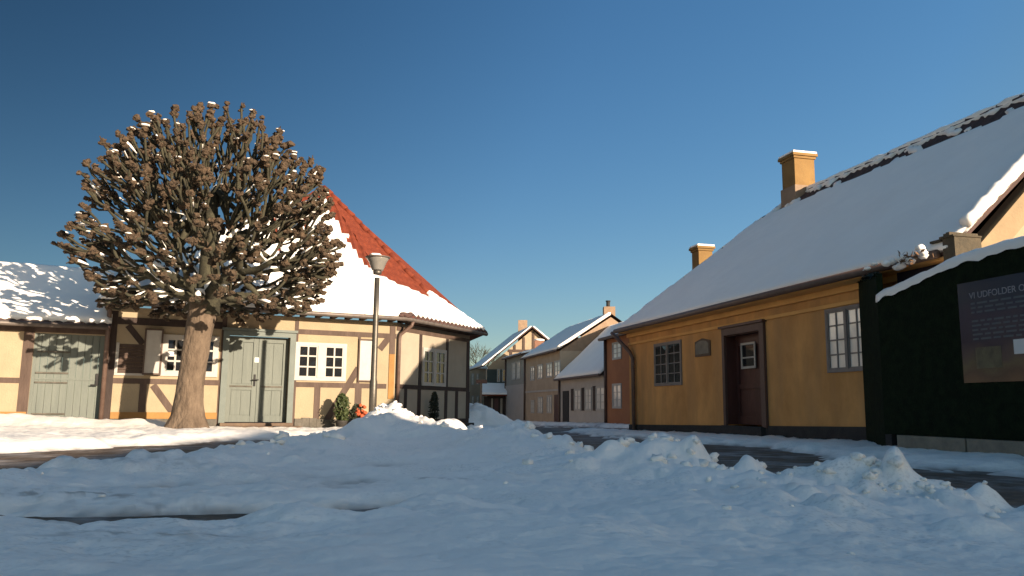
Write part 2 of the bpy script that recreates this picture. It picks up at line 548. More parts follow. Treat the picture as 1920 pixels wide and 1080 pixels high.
def window(F, s0, s1, z0, z1, parent, cas=2, rows=3, cols=2, fm='white', fw=.06, mw=.028, proud=.03, glass='glass', sill=None, name='window', mull=None):
    mb = MB()
    mull = mull or fw * 1.3
    mb.fbox(F, s0, s1, z1 - fw, z1, .0, proud)
    mb.fbox(F, s0, s1, z0, z0 + fw, .0, proud)
    mb.fbox(F, s0, s0 + fw, z0 + fw, z1 - fw, 0, proud)
    mb.fbox(F, s1 - fw, s1, z0 + fw, z1 - fw, 0, proud)
    i0, i1 = s0 + fw, s1 - fw
    w = (i1 - i0 - (cas - 1) * mull) / cas
    for c in range(cas):
        a = i0 + c * (w + mull)
        if c:
            mb.fbox(F, a - mull, a, z0 + fw, z1 - fw, 0, proud + .012)
        # casement rails
        cw = mw
        mb.fbox(F, a, a + cw, z0 + fw, z1 - fw, 0, proud - .006)
        mb.fbox(F, a + w - cw, a + w, z0 + fw, z1 - fw, 0, proud - .006)
        mb.fbox(F, a + cw, a + w - cw, z0 + fw, z0 + fw + cw, 0, proud - .006)
        mb.fbox(F, a + cw, a + w - cw, z1 - fw - cw, z1 - fw, 0, proud - .006)
        for k in range(1, cols):
            x = a + w * k / cols
            mb.fbox(F, x - mw / 2, x + mw / 2, z0 + fw + cw, z1 - fw - cw, 0, proud - .010)
        for r_ in range(1, rows):
            zz = z0 + fw + (z1 - z0 - 2 * fw) * r_ / rows
            mb.fbox(F, a + cw, a + w - cw, zz - mw / 2, zz + mw / 2, 0, proud - .014)
    o = mb.build(name, M[fm], parent)
    g = MB()
    for c in range(cas):     # each pane a touch out of true, as old glass is
        a = i0 + c * (w + mull)
        for k in range(cols):
            for r_ in range(rows):
                x0, x1 = a + w * k / cols, a + w * (k + 1) / cols
                y0, y1 = z0 + fw + (z1 - z0 - 2 * fw) * r_ / rows, z0 + fw + (z1 - z0 - 2 * fw) * (r_ + 1) / rows
                j = [random.uniform(.002, .007) for _ in range(4)]
                g.add([F.pt(x0, y0, j[0]), F.pt(x1, y0, j[1]), F.pt(x1, y1, j[2]), F.pt(x0, y1, j[3])], [(0, 1, 2, 3)])
    g.build('pane', M[glass], o)
    if sill:
        q = MB()
        q.fbox(F, s0 - .03, s1 + .03, z0 - .05, z0 - .003, 0, proud + .04)
        q.build('sill', M[sill], o)
    return o


def timber(F, s0, s1, z0, z1, parent, name='post', m='timber', d=.014):
    mb = MB()
    mb.fbox(F, s0, s1, z0, z1, 0, d)
    return mb.build(name, M[m], parent)


def brace(F, p, q, w, parent, m='timber', d=.012):
    mb = MB()
    dx, dz = q[0] - p[0], q[1] - p[1]
    L = math.hypot(dx, dz)
    nx, nz_ = -dz / L * w / 2, dx / L * w / 2
    mb.prism(F, [(p[0] + nx, p[1] + nz_), (q[0] + nx, q[1] + nz_), (q[0] - nx, q[1] - nz_), (p[0] - nx, p[1] - nz_)], 0, d)
    return mb.build('brace', M[m], parent)


def g0(y):
    return -.014 * min(max(y - 13, 0), 50)


# ------------------------------------------------------------------ frames of the walls
uY = hdir(585)
FY = Fr((4.6, 15.6, 0), uY)
uL = hdir(4130)
FL = Fr((-5.9, 18.5, 0), uL)
sCor = FL.px(741, 700)[0]
cor = FL.pt(sCor, 0)
FC = Fr(cor, hdir(1650))
FB = Fr((4.48, 38, 0), hdir(650))


# ================================================================== LEFT HOUSE
def left_house():
    T = thing('half_timbered_house', 'half-timbered cream house with a tall snowy red roof at the street corner', 'house', FL.pt(0, 0))
    sL = FL.px(198, 700)[0]
    ze = 2.60
    zb = -.25
    sEnd = FC.px(879, 720)[0]
    # door hole
    ds0, ds1, dz0, dz1 = FL.rect(414, 622, 551, 792)
    dz0 = .12
    wall(FL, sL, sCor, zb, ze, .3, [(ds0 + .12, ds1 - .12, dz0, dz1 - .08)]).build('wall', M['cream'], T)
    MBc = MB()
    MBc.fbox(FC, 0, sEnd, zb, ze, -.3, 0)
    MBc.build('wall', M['pale'], T)['label'] = 'pale corner wall half in shade'
    # street side wall running away
    F3 = Fr(FC.pt(sEnd, 0), hdir(600), flip=True)
    FL3 = F3
    q = MB()
    e0 = FC.pt(sEnd, 0)
    u3 = hdir(600)
    inn = Vector((-u3.y, u3.x, 0))
    if inn.x > 0:
        inn = -inn
    q.hexa([e0 + Vector((0, 0, zb)), e0 + u3 * 9 + Vector((0, 0, zb)), e0 + u3 * 9 + inn * .3 + Vector((0, 0, zb)), e0 + inn * .3 + Vector((0, 0, zb)),
            e0 + Vector((0, 0, ze)), e0 + u3 * 9 + Vector((0, 0, ze)), e0 + u3 * 9 + inn * .3 + Vector((0, 0, ze)), e0 + inn * .3 + Vector((0, 0, ze))])
    q.build('wall', M['pale'], T)
    # ---- timber frame on the front
    zr0, zr1 = FL.px(640, 727)[1], FL.px(640, 718)[1]
    zp0, zp1 = FL.px(640, 630)[1], FL.px(640, 621)[1]
    zsk = FL.px(300, 773)[1]
    X = lambda x, y=700: FL.px(x, y)[0]
    timber(FL, sL, X(213), zb, ze, T, 'post', 'darktimber')
    timber(FL, X(411), X(420) - .0, zb, ze, T)
    timber(FL, X(549), X(556), zb, ze, T)
    timber(FL, X(213), X(411), zr0, zr1, T, 'rail')
    timber(FL, X(556), sCor - .22, zr0, zr1, T, 'rail')
    timber(FL, X(556), sCor, zp0, zp1, T, 'rail')
    timber(FL, X(213), X(411), zp0 + .03, zp1 + .07, T, 'rail', 'darktimber')
    timber(FL, X(591), X(602), .05, zr0, T)
    timber(FL, X(667), X(679), -.05, zr0, T)
    timber(FL, X(669), X(674), zr1, zp0, T)
    timber(FL, X(264), X(277), zsk, zr0, T)
    brace(FL, FL.px(287, 722), FL.px(323, 772), .14, T)
    brace(FL, FL.px(672, 690), FL.px(612, 788), .15, T, d=.010)
    brace(FL, FL.px(712, 655), FL.px(730, 632), .15, T, d=.010)
    brace(FL, FL.px(240, 610), FL.px(268, 645), .13, T, 'darktimber')
    b = MB(); b.fbox(FL, sCor - .17, sCor - .03, FL.px(730, 748)[1], FL.px(730, 664)[1], 0, .02)
    b.build('corner_board', M['ochre'], T)
    b = MB(); b.fbox(FL, sCor - .17, sCor - .03, FL.px(730, 664)[1] + .004, ze, 0, .016)
    b.build('post', M['timber'], T)
    # skirting left (ochre) and stone footing
    b = MB(); b.fbox(FL, X(213), X(411), zsk - .14, zsk, 0, .03); b.build('base_board', M['ochre'], T)
    b = MB(); b.fbox(FL, X(213), X(411), zb, zsk - .144, 0, .05)
    n = 14
    for i in range(n):
        a0 = X(556) + (sCor - X(556)) * i / n; a1 = X(556) + (sCor - X(556)) * (i + 1) / n
        b.fbox(FL, a0, a1 - .004, zb, FL.px(600, 784)[1] + random.uniform(-.03, .03), 0, .05 + random.uniform(0, .02))
    b.build('footing', M['stone'], T)
    # ---- eave
    zf = 2.62
    b = MB(); b.fbox(FL, sL - .1, sCor, ze - .09, ze - .002, .002, .05); b.build('cornice', M['cream'], T)
    b = MB()
    for F, a0, a1 in ((FL, sL - .05, sCor), (FC, .05, sEnd)):
        s = a0 + .12
        while s < a1 - .05:
            b.fbox(F, s, s + .10, ze + .002, ze + .09, -.1, .30)
            s += .36
    b.build('rafter_tails', M['timber'], T)
    b = MB()
    b.fbox(FL, sL - .2, sCor + .18, ze + .094, ze + .125, -.2, .36)
    b.fbox(FC, .16, sEnd + .3, ze + .096, ze + .128, -.2, .36)
    b.build('soffit', M['white'], T)['label'] = 'pale board above the rafter ends'
    # gutter
    zg = 2.66
    dE = .40
    # eave corner
    nb_ = (FL.n + FC.n).normalized()
    ecor = cor + nb_ * (dE / nb_.dot(FL.n))
    eL = FL.pt(sL - .25, 0, dE)
    eE = FC.pt(FC.px(912, 632, dE)[0], 0, dE)
    V = lambda p, z: Vector((p.x, p.y, z))
    b = MB()
    b.tube([V(eL, zg), V(ecor, zg), V(eE, zg)], .06, 10)
    b.build('gutter', M['gutter'], T, True)
    for (xa, xb, y) in ((741, 741, 0),):
        pp = [V(FC.pt(.12, 0, .40), zg - .04), V(FC.pt(.10, 0, .38), zg - .14), V(FC.pt(.03, 0, .10), zg - .36), V(FC.pt(.02, 0, .08), zg - .46), V(FC.pt(.02, 0, .08), .2)]
        b = MB(); b.tube(pp, .045, 10); b.build('downpipe', M['pipe'], T, True)
    b = MB()
    b.tube([V(FL.pt(sL - .02, 0, .34), zg), V(FL.pt(sL - .02, 0, .12), zg - .35), V(FL.pt(sL - .02, 0, .12), .1)], .05, 10)
    b.build('downpipe', M['pipe'], T, True)
    # ---- roof
    k = 1.03
    ins = -FL.n
    plF = Pl(V(eL, zg + .02), FL.u, ins + Vector((0, 0, k)))
    aA = plF.px(606, 352)
    A = plF.pt(*aA)
    aB = plF.px(300, 487)
    Bp = plF.pt(*aB)
    aC = plF.co(V(ecor, zg + .02))
    plC = Pl(V(ecor, zg + .02), FC.u, A - V(ecor, zg + .02))
    cA = plC.co(A)
    cE = plC.co(V(eE, zg + .02))
    cK = plC.px(800, 549)
    front = [(0, 0), (aC[0], 0), aA, aB]
    ch1 = [(0, 0), cK, cA]
    ch2 = [(0, 0), (cE[0], 0), cK]
    tb = sheet(plF, [front], .0525, .11, tile_h(), -.05)
    for pq in (ch1, ch2):
        s2 = sheet(plC, [pq], .0525, .11, tile_h(), -.05)
        tb.add(s2.v, s2.f)
    # rear faces close the roof
    eE2 = eE + u3 * 9
    A2 = A + u3 * 7
    tb.add([V(eE, zg), V(eE2, zg), A2, A], [(0, 1, 2, 3)])
    K3 = plC.pt(*cK)
    tb.add([V(eE, zg), A, K3], [(0, 1, 2)])
    Bk = Bp + ins * 2.5 - Vector((0, 0, 1.6))
    tb.add([Bp, A, A2, Bk + u3 * 4, Bk], [(0, 1, 2), (0, 2, 3, 4)])
    rf = tb.build('roof', M['tile'], T)
    RED = [(592, 330), (604, 366), (622, 400), (652, 450), (676, 487), (697, 508), (735, 527), (770, 541), (803, 556), (860, 520), (640, 300)]
    RED2 = [(505, 372), (560, 350), (610, 340), (602, 372), (572, 392), (520, 400)]

    def keep(pl):
        def kf(a, b):
            x, y = project(pl.pt(a, b, .05))
            j = 9 * nz3(x * .11, y * .11, 3) + 5 * nz3(x * .4, y * .4, 1)
            if inpoly(x + j, y + j * .6, RED) or inpoly(x + j, y + j, RED2):
                return False
            if b < (.015 if pl is plF else .09) + .02 * nz3(a * 4, 1):
                return False
            # thin melted slots between snow strips high on the front slope
            if 480 < x < 600 and 404 < y < 470 and math.sin(a * 2 * math.pi / .42) > .80 and nz3(a * .8, b * 1.2, 7) > -.1:
                return False
            return True
        return kf
    sn = sheet(plF, [front], .10, .10, snow_h(.085, plF), -.01, keep(plF))
    for pq in (ch1, ch2):
        s2 = sheet(plC, [pq], .10, .10, snow_h(.085, plC), -.01, keep(plC))
        sn.add(s2.v, s2.f)
    sn.build('roof_snow', M['roofsnow'], T, True)
    # hip ridge tiles along the silhouette
    b = MB()
    for P_, Q_ in ((A, K3),):
        L = (Q_ - P_).length
        n = int(L / .30)
        for i in range(n):
            p0 = P_.lerp(Q_, i / n); p1 = P_.lerp(Q_, (i + 1.12) / n)
            b.tube([p0 + Vector((0, 0, .02)), p1 + Vector((0, 0, .035))], [.075, .095], 8)
    b.build('hip_tiles', M['tile'], rf, True)
    b = MB()
    Q_ = V(eE, zg + .02).lerp(K3, .06)
    n = 26
    b.tube([K3.lerp(Q_, i / n) + Vector((0, 0, .04 + .02 * nz3(i * .6, 2, 8))) for i in range(n + 1)], [.085 + .03 * nz3(i * .7, 1, 3) for i in range(n + 1)], 8)
    b.build('hip_snow', M['roofsnow'], rf, True)
    b = MB()
    Lc = (V(eE, 0) - V(ecor, 0)).length
    n = int(Lc / .21)
    for i in range(n):
        q_ = plC.pt((i + .5) * Lc / n, -.03, .03)
        b.tube([q_, q_ + plC.b * .16], [.055, .05], 8)
    b.build('eave_tiles', M['darktile'], rf, True)
    # snow lump on the eave corner
    b = MB()
    for i in range(9):
        b.blob(V(ecor, zg + .08) + FL.u * random.uniform(-.18, .12) + Vector((0, 0, random.uniform(-.02, .05))), (.09, .09, .06), .4, 2.5, 2, i)
    b.build('eave_corner_tiles', M['darktile'], rf, True)
    # left gable above the garage roof
    b = MB()
    P0 = FL.pt(sL, ze, 0); 
    b.add([FL.pt(sL, ze, 0), FL.pt(sL, ze, -2.2), Vector((Bp.x, Bp.y, Bp.z - .12))], [(0, 1, 2)])
    b.build('gable_boarding', M['darktimber'], T)
    # ---- windows
    s0, s1, z0, z1 = FL.rect(553, 643, 649, 714)
    window(FL, s0, s1, z0, z1, T, 2, 3, 2, 'white', .07, .035, .035, mull=.17)
    s0, s1, z0, z1 = FL.rect(303, 629, 412, 706)
    w = window(FL, s0, s1 - .03, z0, z1, T, 2, 3, 2, 'white', .08, .04, .035, mull=.22)
    b = MB(); q = FL.rect(311, 694, 327, 702); b.fbox(FL, *q, .008, .010); b.build('notice', M['teal'], w)
    b = MB(); q = FL.rect(313, 659, 327, 668); b.fbox(FL, *q, .008, .010); b.build('notice', M['paper'], w)
    s0, s1, z0, z1 = FC.rect(791, 654, 835, 724)
    window(FC, s0, s1, z0, z1, T, 2, 3, 2, 'white', .06, .035, .035, mull=.13)
    # shuttered opening
    s0, s1, z0, z1 = FL.rect(216, 643, 272, 704)
    b = MB()
    for a in ((s0, s0 + .06, z0 + .05, z1), (s0, s1, z0, z0 + .046)):
        b.fbox(FL, *a, 0, .03)
    wf = b.build('window', M['white'], T)
    wf['label'] = 'small window closed by brown louvred boards'
    b = MB()
    n = 8
    for i in range(n):
        za = z0 + .05 + (z1 - z0 - .07) * i / n; zb_ = z0 + .05 + (z1 - z0 - .07) * (i + .9) / n
        g = FL.pt
        b.hexa([g(s0 + .064, za, 0), g(s1, za, 0), g(s1, za, .035), g(s0 + .064, za, .035), g(s0 + .064, zb_, 0), g(s1, zb_, 0), g(s1, zb_, .012), g(s0 + .064, zb_, .012)])
    b.build('louvre', M['timber'], wf)
    # ---- chamfer timbers
    XC = lambda x, y=700: FC.px(x, y)[0]
    zc0, zc1 = FC.px(760, 729)[1], FC.px(760, 721)[1]
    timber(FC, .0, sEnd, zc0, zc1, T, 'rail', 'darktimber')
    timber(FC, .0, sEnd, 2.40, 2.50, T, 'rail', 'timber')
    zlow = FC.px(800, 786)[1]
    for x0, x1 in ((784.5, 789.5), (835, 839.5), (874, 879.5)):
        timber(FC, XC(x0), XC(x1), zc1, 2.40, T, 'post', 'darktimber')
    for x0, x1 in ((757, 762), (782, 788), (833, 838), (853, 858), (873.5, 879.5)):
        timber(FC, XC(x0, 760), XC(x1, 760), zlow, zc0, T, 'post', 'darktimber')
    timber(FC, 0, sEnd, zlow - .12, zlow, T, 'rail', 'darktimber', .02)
    b = MB(); b.fbox(FC, 0, sEnd + .15, -.4, zlow - .124, 0, .12); b.build('footing', M['black'], T)
    # ---- door
    D = MB()
    D.fbox(FL, ds0, ds0 + .13, -.02, dz1, 0, .06)
    D.fbox(FL, ds1 - .13, ds1, -.02, dz1, 0, .06)
    D.fbox(FL, ds0 + .13, ds1 - .13, dz1 - .11, dz1, 0, .06)
    D.fbox(FL, ds0 - .03, ds1 + .03, dz1 + .003, dz1 + .06, 0, .10)
    do = D.build('door_frame', M['greygreen_d'], T)
    i0, i1 = ds0 + .13, ds1 - .13
    wv = (i1 - i0) / 2
    dd = -.16
    for j in range(2):
        a0, a1 = i0 + j * wv + .004, i0 + (j + 1) * wv - .004
        b = MB()
        b.fbox(FL, a0, a1, .13, dz1 - .11, dd - .05, dd)
        # stiles and rails
        zt = dz1 - .12
        for (p0, p1, q0, q1) in ((a0, a0 + .11, .135, zt), (a1 - .11, a1, .135, zt), (a0 + .113, a1 - .113, .135, .27), (a0 + .113, a1 - .113, .86, .98), (a0 + .113, a1 - .113, zt - .12, zt)):
            b.fbox(FL, p0, p1, q0, q1, dd + .001, dd + .028)
        # raised boards
        np_ = 2
        for r0, r1 in ((.275, .855), (.985, zt - .125)):
            ww = (a1 - a0 - .24) / np_
            for u_ in range(np_):
                b.fbox(FL, a0 + .12 + u_ * ww + .006, a0 + .12 + (u_ + 1) * ww - .006, r0 + .02, r1 - .01, dd + .001, dd + .014)
        dl = b.build('door', M['greygreen'], T)
        if j == 0:
            h = MB()
            c = FL.pt(a1 - .05, FL.px(480, 712)[1], dd + .03)
            h.fbox(FL, a1 - .075, a1 - .03, .95, 1.22, dd + .029, dd + .04)
            h.tube([c, c + FL.n * .06], .012, 8)
            h.tube([c + FL.n * .06 - FL.u * .06, c + FL.n * .06 + FL.u * .08], .014, 8)
            h.build('handle', M['black'], dl)
            h = MB(); q = FL.rect(479, 670, 487, 679); h.fbox(FL, q[0], q[1], q[2], q[3], dd + .03, dd + .034); h.build('notice', M['paper'], dl)
        if True:
            zz = FL.px(450, 724)[1]
            h = MB(); h.fbox(FL, a0 + .08, a1 - .10, zz - .018, zz + .018, dd + .029, dd + .04); h.build('strap', M['stone'], dl)
    b = MB()
    b.fbox(FL, ds0 - .15, ds1 + .15, -.2, .05, .0, .55)
    b.fbox(FL, ds0 + .02, ds1 - .02, .054, .12, -.2, .22)
    b.build('doorstep', M['step'], T)
    return T, sL


LH, sL = left_house()


# notice cases on the left house
def notice(x0, y0, x1, y1, label, depth, inner='white'):
    s0, s1, z0, z1 = FL.rect(x0, y0, x1, y1)
    t = thing('notice_case', label, 'notice board', FL.pt(s0, z0, 0))
    b = MB()
    f = .035
    b.fbox(FL, s0, s1, z1 - f, z1, .016, depth); b.fbox(FL, s0, s1, z0, z0 + f, .016, depth)
    b.fbox(FL, s0, s0 + f, z0 + f, z1 - f, .016, depth); b.fbox(FL, s1 - f, s1, z0 + f, z1 - f, .016, depth)
    b.build('frame', M['timber'], t)
    b = MB(); b.fbox(FL, s0 + f, s1 - f, z0 + f, z1 - f, .016, depth - .02); b.build('board', M[inner], t)


notice(269, 617, 304, 703, 'narrow brown-framed case with pale back between louvred window and white window', .12)
notice(671, 636, 699, 716, 'white board in thin brown frame on cream wall behind the lamp post', .05)


# ================================================================== GARAGE WING
def garage():
    s0 = FL.px(-420, 700)[0]
    s1 = sL - .01
    T = thing('garage', 'low cream outbuilding with grey-green plank gate beside the tree', 'outbuilding', FL.pt(s0 + 3, 0))
    ze = 2.10
    a0, a1, z0, z1 = FL.rect(58, 618, 199, 790)
    a1 = min(a1, s1 - .02)
    z0 = .0
    z1 = ze - .14
    wall(FL, s0, s1, -.2, ze, .25, [(a0, a1, -.2, z1)]).build('wall', M['cream'], T)
    X = lambda x: FL.px(x, 700)[0]
    timber(FL, X(38), a0 - .003, -.1, ze, T)
    timber(FL, X(-175), X(-150), -.1, ze, T)
    zr0, zr1 = FL.px(20, 718)[1], FL.px(20, 708)[1]
    timber(FL, X(-150), X(38), zr0, zr1, T, 'rail')
    timber(FL, s0, X(-175), zr0, zr1, T, 'rail')
    timber(FL, s0, s1, z1 + .02, ze - .01, T, 'rail')
    b = MB(); b.fbox(FL, X(-175), a0 - .02, -.2, FL.px(40, 772)[1], .016, .04); b.build('base_board', M['ochre'], T)
    # plank gate
    b = MB()
    n = 10
    for i in range(n):
        p0 = a0 + (a1 - a0) * i / n; p1 = a0 + (a1 - a0) * (i + 1) / n
        b.fbox(FL, p0 + .004, p1 - .004, z0, z1, -.10, -.06 + random.uniform(-.004, .004))
    b.fbox(FL, a0 + .02, a1 - .02, FL.px(120, 712)[1] - .006, FL.px(120, 710)[1] + .006, -.059, -.046)
    b.fbox(FL, a0, a0 + .06, z0, z1, -.055, -.03)
    b.fbox(FL, a1 - .09, a1, z0, z1, -.055, -.03)
    gt = b.build('gate', M['greygreen'], T)
    b = MB()
    for y in (659, 699, 717, 776):
        zz = FL.px(95, y)[1]
        b.fbox(FL, X(66), X(128), zz - .016, zz + .016, -.052, -.03)
        b.build('strap_hinge', M['stone'], gt)
        b = MB()
    b = MB()
    c = FL.pt(X(183), FL.px(180, 722)[1], -.03)
    b.tube([c, c + FL.n * .07], .014, 8); b.tube([c + FL.n * .07 - FL.u * .12, c + FL.n * .07 + FL.u * .02], .015, 8)
    b.fbox(FL, X(180), X(185), 0.9, 1.15, -.029, -.02)
    b.build('handle', M['black'], gt)
    # roof
    dE = .32
    e = FL.pt(s0, ze + .03, dE)
    pl = Pl(e, FL.u, -FL.n + Vector((0, 0, .68)))
    top = pl.px(60, 500)[1]
    L = s1 - s0 + .05
    poly = [(0, 0), (L, 0), (L, top), (0, top)]
    rb = sheet(pl, [poly], .07, .16, tile_h(), -.06)
    bk = [pl.pt(0, top), pl.pt(L, top), pl.pt(L, top) - FL.n * 3 - Vector((0, 0, 1.9)), pl.pt(0, top) - FL.n * 3 - Vector((0, 0, 1.9))]
    rb.add(bk, [(0, 1, 2, 3)])
    rb.build('roof', M['darktile'], T)

    def keep(a, b):
        return b > .07 + .05 * nz3(a * 4, 3)
    sheet(pl, [poly], .11, .11, snow_h(.10, pl), -.01, keep).build('roof_snow', M['roofsnow'], T, True)
    b = MB(); b.tube([FL.pt(s0, ze + .01, dE + .05), FL.pt(s1, ze + .01, dE + .05)], .055, 10); b.build('gutter', M['gutter'], T, True)
    b = MB(); b.fbox(FL, s0, s1, ze + .003, ze + .03, -.2, dE); b.build('soffit', M['timber'], T)


garage()


# ================================================================== YELLOW HOUSE
def yellow_house():
    T = thing('yellow_house', 'low yellow house with long snowy roof and dark red door', 'house', FY.pt(0, 0))
    ze = 2.50
    sN = -5.50
    sF = FY.px(1180, 700)[0]
    X = lambda x, y=700, d=0: FY.px(x, y, d)[0]
    # door opening
    o0, o1 = X(1431), X(1362)
    oz1 = FY.px(1400, 622)[1]
    oz0 = FY.px(1400, 797)[1]
    wall(FY, sN, sF, -.4, ze, .4, [(o0, o1, oz0 - .02, oz1)]).build('wall', M['yellow'], T)
    # end walls and back, closed volume
    dep = 7.4
    b = MB()
    g = FY.pt
    b.hexa([g(sF, -.4, -.401), g(sF - .3, -.4, -.401), g(sF - .3, -.4, -dep), g(sF, -.4, -dep), g(sF, ze, -.401), g(sF - .3, ze, -.401), g(sF - .3, ze, -dep), g(sF, ze, -dep)])
    b.build('wall', M['yellow'], T)
    b = MB()
    b.fbox(FY, sN + .26, sF - .31, -.4, ze + .2, -dep, -dep + .3)
    b.build('wall', M['yellow'], T)
    # cornice
    b = MB()
    b.fbox(FY, sN, sF, ze - .30, ze - .24, .002, .035)
    b.fbox(FY, sN, sF, ze - .10, ze, .002, .07)
    b.build('cornice', M['yellow2'], T)
    # plinth: slightly falling with the ground
    zp0 = FY.px(1200, 796)[1]; zp1 = FY.px(1610, 800)[1]
    s0_, s1_ = X(1200), X(1610)
    zpl = lambda s: zp0 + (zp1 - zp0) * (s - s0_) / (s1_ - s0_)
    b = MB()
    for a, c in ((sN, o0 - .06), (o1 + .06, sF)):
        b.hexa([g(a, -.5, 0), g(c, -.5, 0), g(c, -.5, .035), g(a, -.5, .035), g(a, zpl(a), 0), g(c, zpl(c), 0), g(c, zpl(c), .03), g(a, zpl(a), .03)])
    b.build('plinth', M['black'], T)
    # roof
    dE = .34
    zE = 2.60
    e = FY.pt(0, zE, dE)
    k = .90
    pl = Pl(e, FY.u, -FY.n + Vector((0, 0, k)))
    r1 = pl.px(1530, 345); r2 = pl.px(1900, 203)
    rb_ = (r1[1] + r2[1]) / 2
    print('ridge b', r1, r2)
    v1 = pl.px(1832, 414); v2 = pl.px(1918, 320)
    print('verge', v1, v2)
    hE = pl.px(1146, 629)
    hR = pl.px(1462, 388)
    print('hip', hE, hR)
    aN = min(v1[0], v2[0], (v1[0] + v2[0]) / 2)
    aN = (v1[0] + v2[0]) / 2
    aHR = hR[0]
    aHE = sF + .35
    aHE = hE[0]
    poly = [(aN, 0), (aHE, 0), (aHR, rb_), (aN, rb_)]
    tb = sheet(pl, [poly], .07, .16, tile_h(), -.06)
    rp0, rp1 = pl.pt(aN, rb_), pl.pt(aHR, rb_)
    back = rb_ * pl.b.dot(-FY.n)
    dn = Vector((0, 0, rb_ * pl.b.z))
    q0 = rp0 - FY.n * back - dn; q1 = rp1 - FY.n * back - dn + FY.u * (aHE - aHR)
    tb.add([rp0, rp1, q1, q0], [(0, 1, 2, 3)])
    # far hip face
    tb.add([rp1, pl.pt(aHE, 0), q1], [(0, 1, 2)])
    rf = tb.build('roof', M['darktile'], T)

    def keep(a, b):
        if b < .03 + .02 * nz3(a * 3, 2):
            return False
        d = rb_ - b
        if a < aHR - .15:
            lim = .13 + .05 * nz3(a * 3, 8)
            if lim < d < .62 + .2 * nz3(a * 1.3, 4):
                if nz3(a * 2.1 + d * 3.4, d * 1.6, 11) + .5 * nz3(a * 5 + d * 4, d * 4, 2) > -.24:
                    return False
        else:
            # along the hip
            t_ = (a - aHR) / (aHE - aHR)
            bh = rb_ * (1 - t_)
            dd = bh - b
            if .10 < dd < .30 and nz3(a * 2.6, dd * 2, 21) > .15:
                return False
            if t_ < .12 and dd < .3:
                return False
        return True
    sheet(pl, [poly], .09, .09, snow_h(.065, pl, .25), -.01, keep).build('roof_snow', M['roofsnow'], T, True)
    # ridge caps, mostly under snow
    b = MB()
    n = int((aHR - aN) / .33)
    for i in range(n):
        p0 = rp0.lerp(rp1, i / n); p1 = rp0.lerp(rp1, (i + 1.1) / n)
        b.tube([p0 + Vector((0, 0, .0)), p1 + Vector((0, 0, .015))], [.06, .075], 8)
    b.build('ridge_tiles', M['darktile'], rf, True)
    b = MB()
    pts = []
    n = 60
    for i in range(n + 1):
        pts.append(rp0.lerp(rp1, i / n) + Vector((0, 0, .045 + .03 * nz3(i * .6, 1, 1))))
    b.tube(pts, [.07 + .04 * nz3(i * .5, 3, 2) for i in range(n + 1)], 8)
    b.build('ridge_snow', M['roofsnow'], rf, True)
    # gutter and fascia
    b = MB(); b.fbox(FY, sN, aHE - .05, ze + .003, ze + .035, -.1, dE - .02); b.build('soffit', M['yellow2'], T)
    b = MB(); b.tube([FY.pt(sN + .05, zE - .03, dE + .05), FY.pt(aHE, zE - .03, dE + .05)], .06, 10); b.build('gutter', M['pipe'], T, True)
    z_ = zE - .05
    pp = [FY.pt(X(1172), z_, dE + .03), FY.pt(X(1176), z_ - .10, dE), FY.pt(X(1188), FY.px(1188, 660)[1], .10), FY.pt(X(1192), FY.px(1192, 672)[1], .08), FY.pt(X(1193), -.02, .08)]
    b = MB(); b.tube(pp, .05, 10); b.build('downpipe', M['pipe'], T, True)
    # chimneys
    base = pl.pt(*pl.px(1480, 385))
    ch = MB()
    u, n_ = FY.u, FY.n

    def chimney(c, w1, w2, z0, z1, m='yellow2', rootz=None):
        b = MB()

        def bx(hw1, hw2, za, zb2, bb):
            P = [c + u * sx * hw1 + n_ * sy * hw2 for sx, sy in ((-1, -1), (1, -1), (1, 1), (-1, 1))]
            bb.hexa([Vector((p.x, p.y, za)) for p in P] + [Vector((p.x, p.y, zb2)) for p in P])
        bx(w1, w2, z0, z1 - .15, b)
        o = b.build('chimney', M[m], T)
        b = MB()
        bx(w1 + .03, w2 + .03, z1 - .147, z1 - .09, b)
        bx(w1 + .065, w2 + .065, z1 - .087, z1 - .02, b)
        b.build('cap', M[m], o)
        b = MB()
        bx(w1 + .05, w2 + .05, z1 - .018, z1 + .03, b)
        b.build('snow', M['roofsnow'], o)
        if rootz:
            b = MB(); bx(w1 + .035, w2 + .035, rootz - 1.0, rootz, b); b.build('flashing', M['tanwall'], o)
        return o
    cY = base.y
    ztop = at(1497, 291, cY).z
    cbase = base - FY.n * .28 + FY.u * .0
    chimney(cbase, .27, .27, base.z - .8, ztop, 'chimney', at(1497, 352, cY).z)
    c2 = at(1317, 503, 22.4)
    o = chimney(c2, .21, .21, -.3, at(1317, 463, 22.4).z, 'chimney')
    # unseen rear wing, added to block the sun from the row beyond
    g = FY.pt
    b = MB()
    b.fbox(FY, sF - 6.2, sF - .31, -.4, ze - .01, -14, -dep - .001)
    b.build('wall', M['yellow'], T)
    b = MB()
    b.add([g(sF - 3.2, 4.9, -4.6), g(sF - 3.2, 4.9, -14.2), g(sF + .15, ze - .1, -14.2), g(sF + .15, ze - .1, -4.6), g(sF - 6.5, ze - .1, -14.2), g(sF - 6.5, ze - .1, -4.6)], [(0, 1, 2, 3), (0, 1, 4, 5)])
    b.build('unseen_wing_roof', M['roofsnow'], T)
    # gable wall
    FG = Fr(FY.pt(sN, 0, 0), -FY.n)
    s_r = -(FY.n).dot(rp0 - FY.pt(sN, 0, 0))      # ridge position from the street wall
    b = MB()
    b.prism(FG, [(0, -.3), (dep, -.3), (dep, ze), (s_r, rp0.z - .22), (0, ze)], -.25, 0)
    b.build('gable_wall', M['pinkwall'], T)
    # verge band
    b = MB()
    zl = lambda s: ze + (rp0.z - .12 - ze) * s / s_r
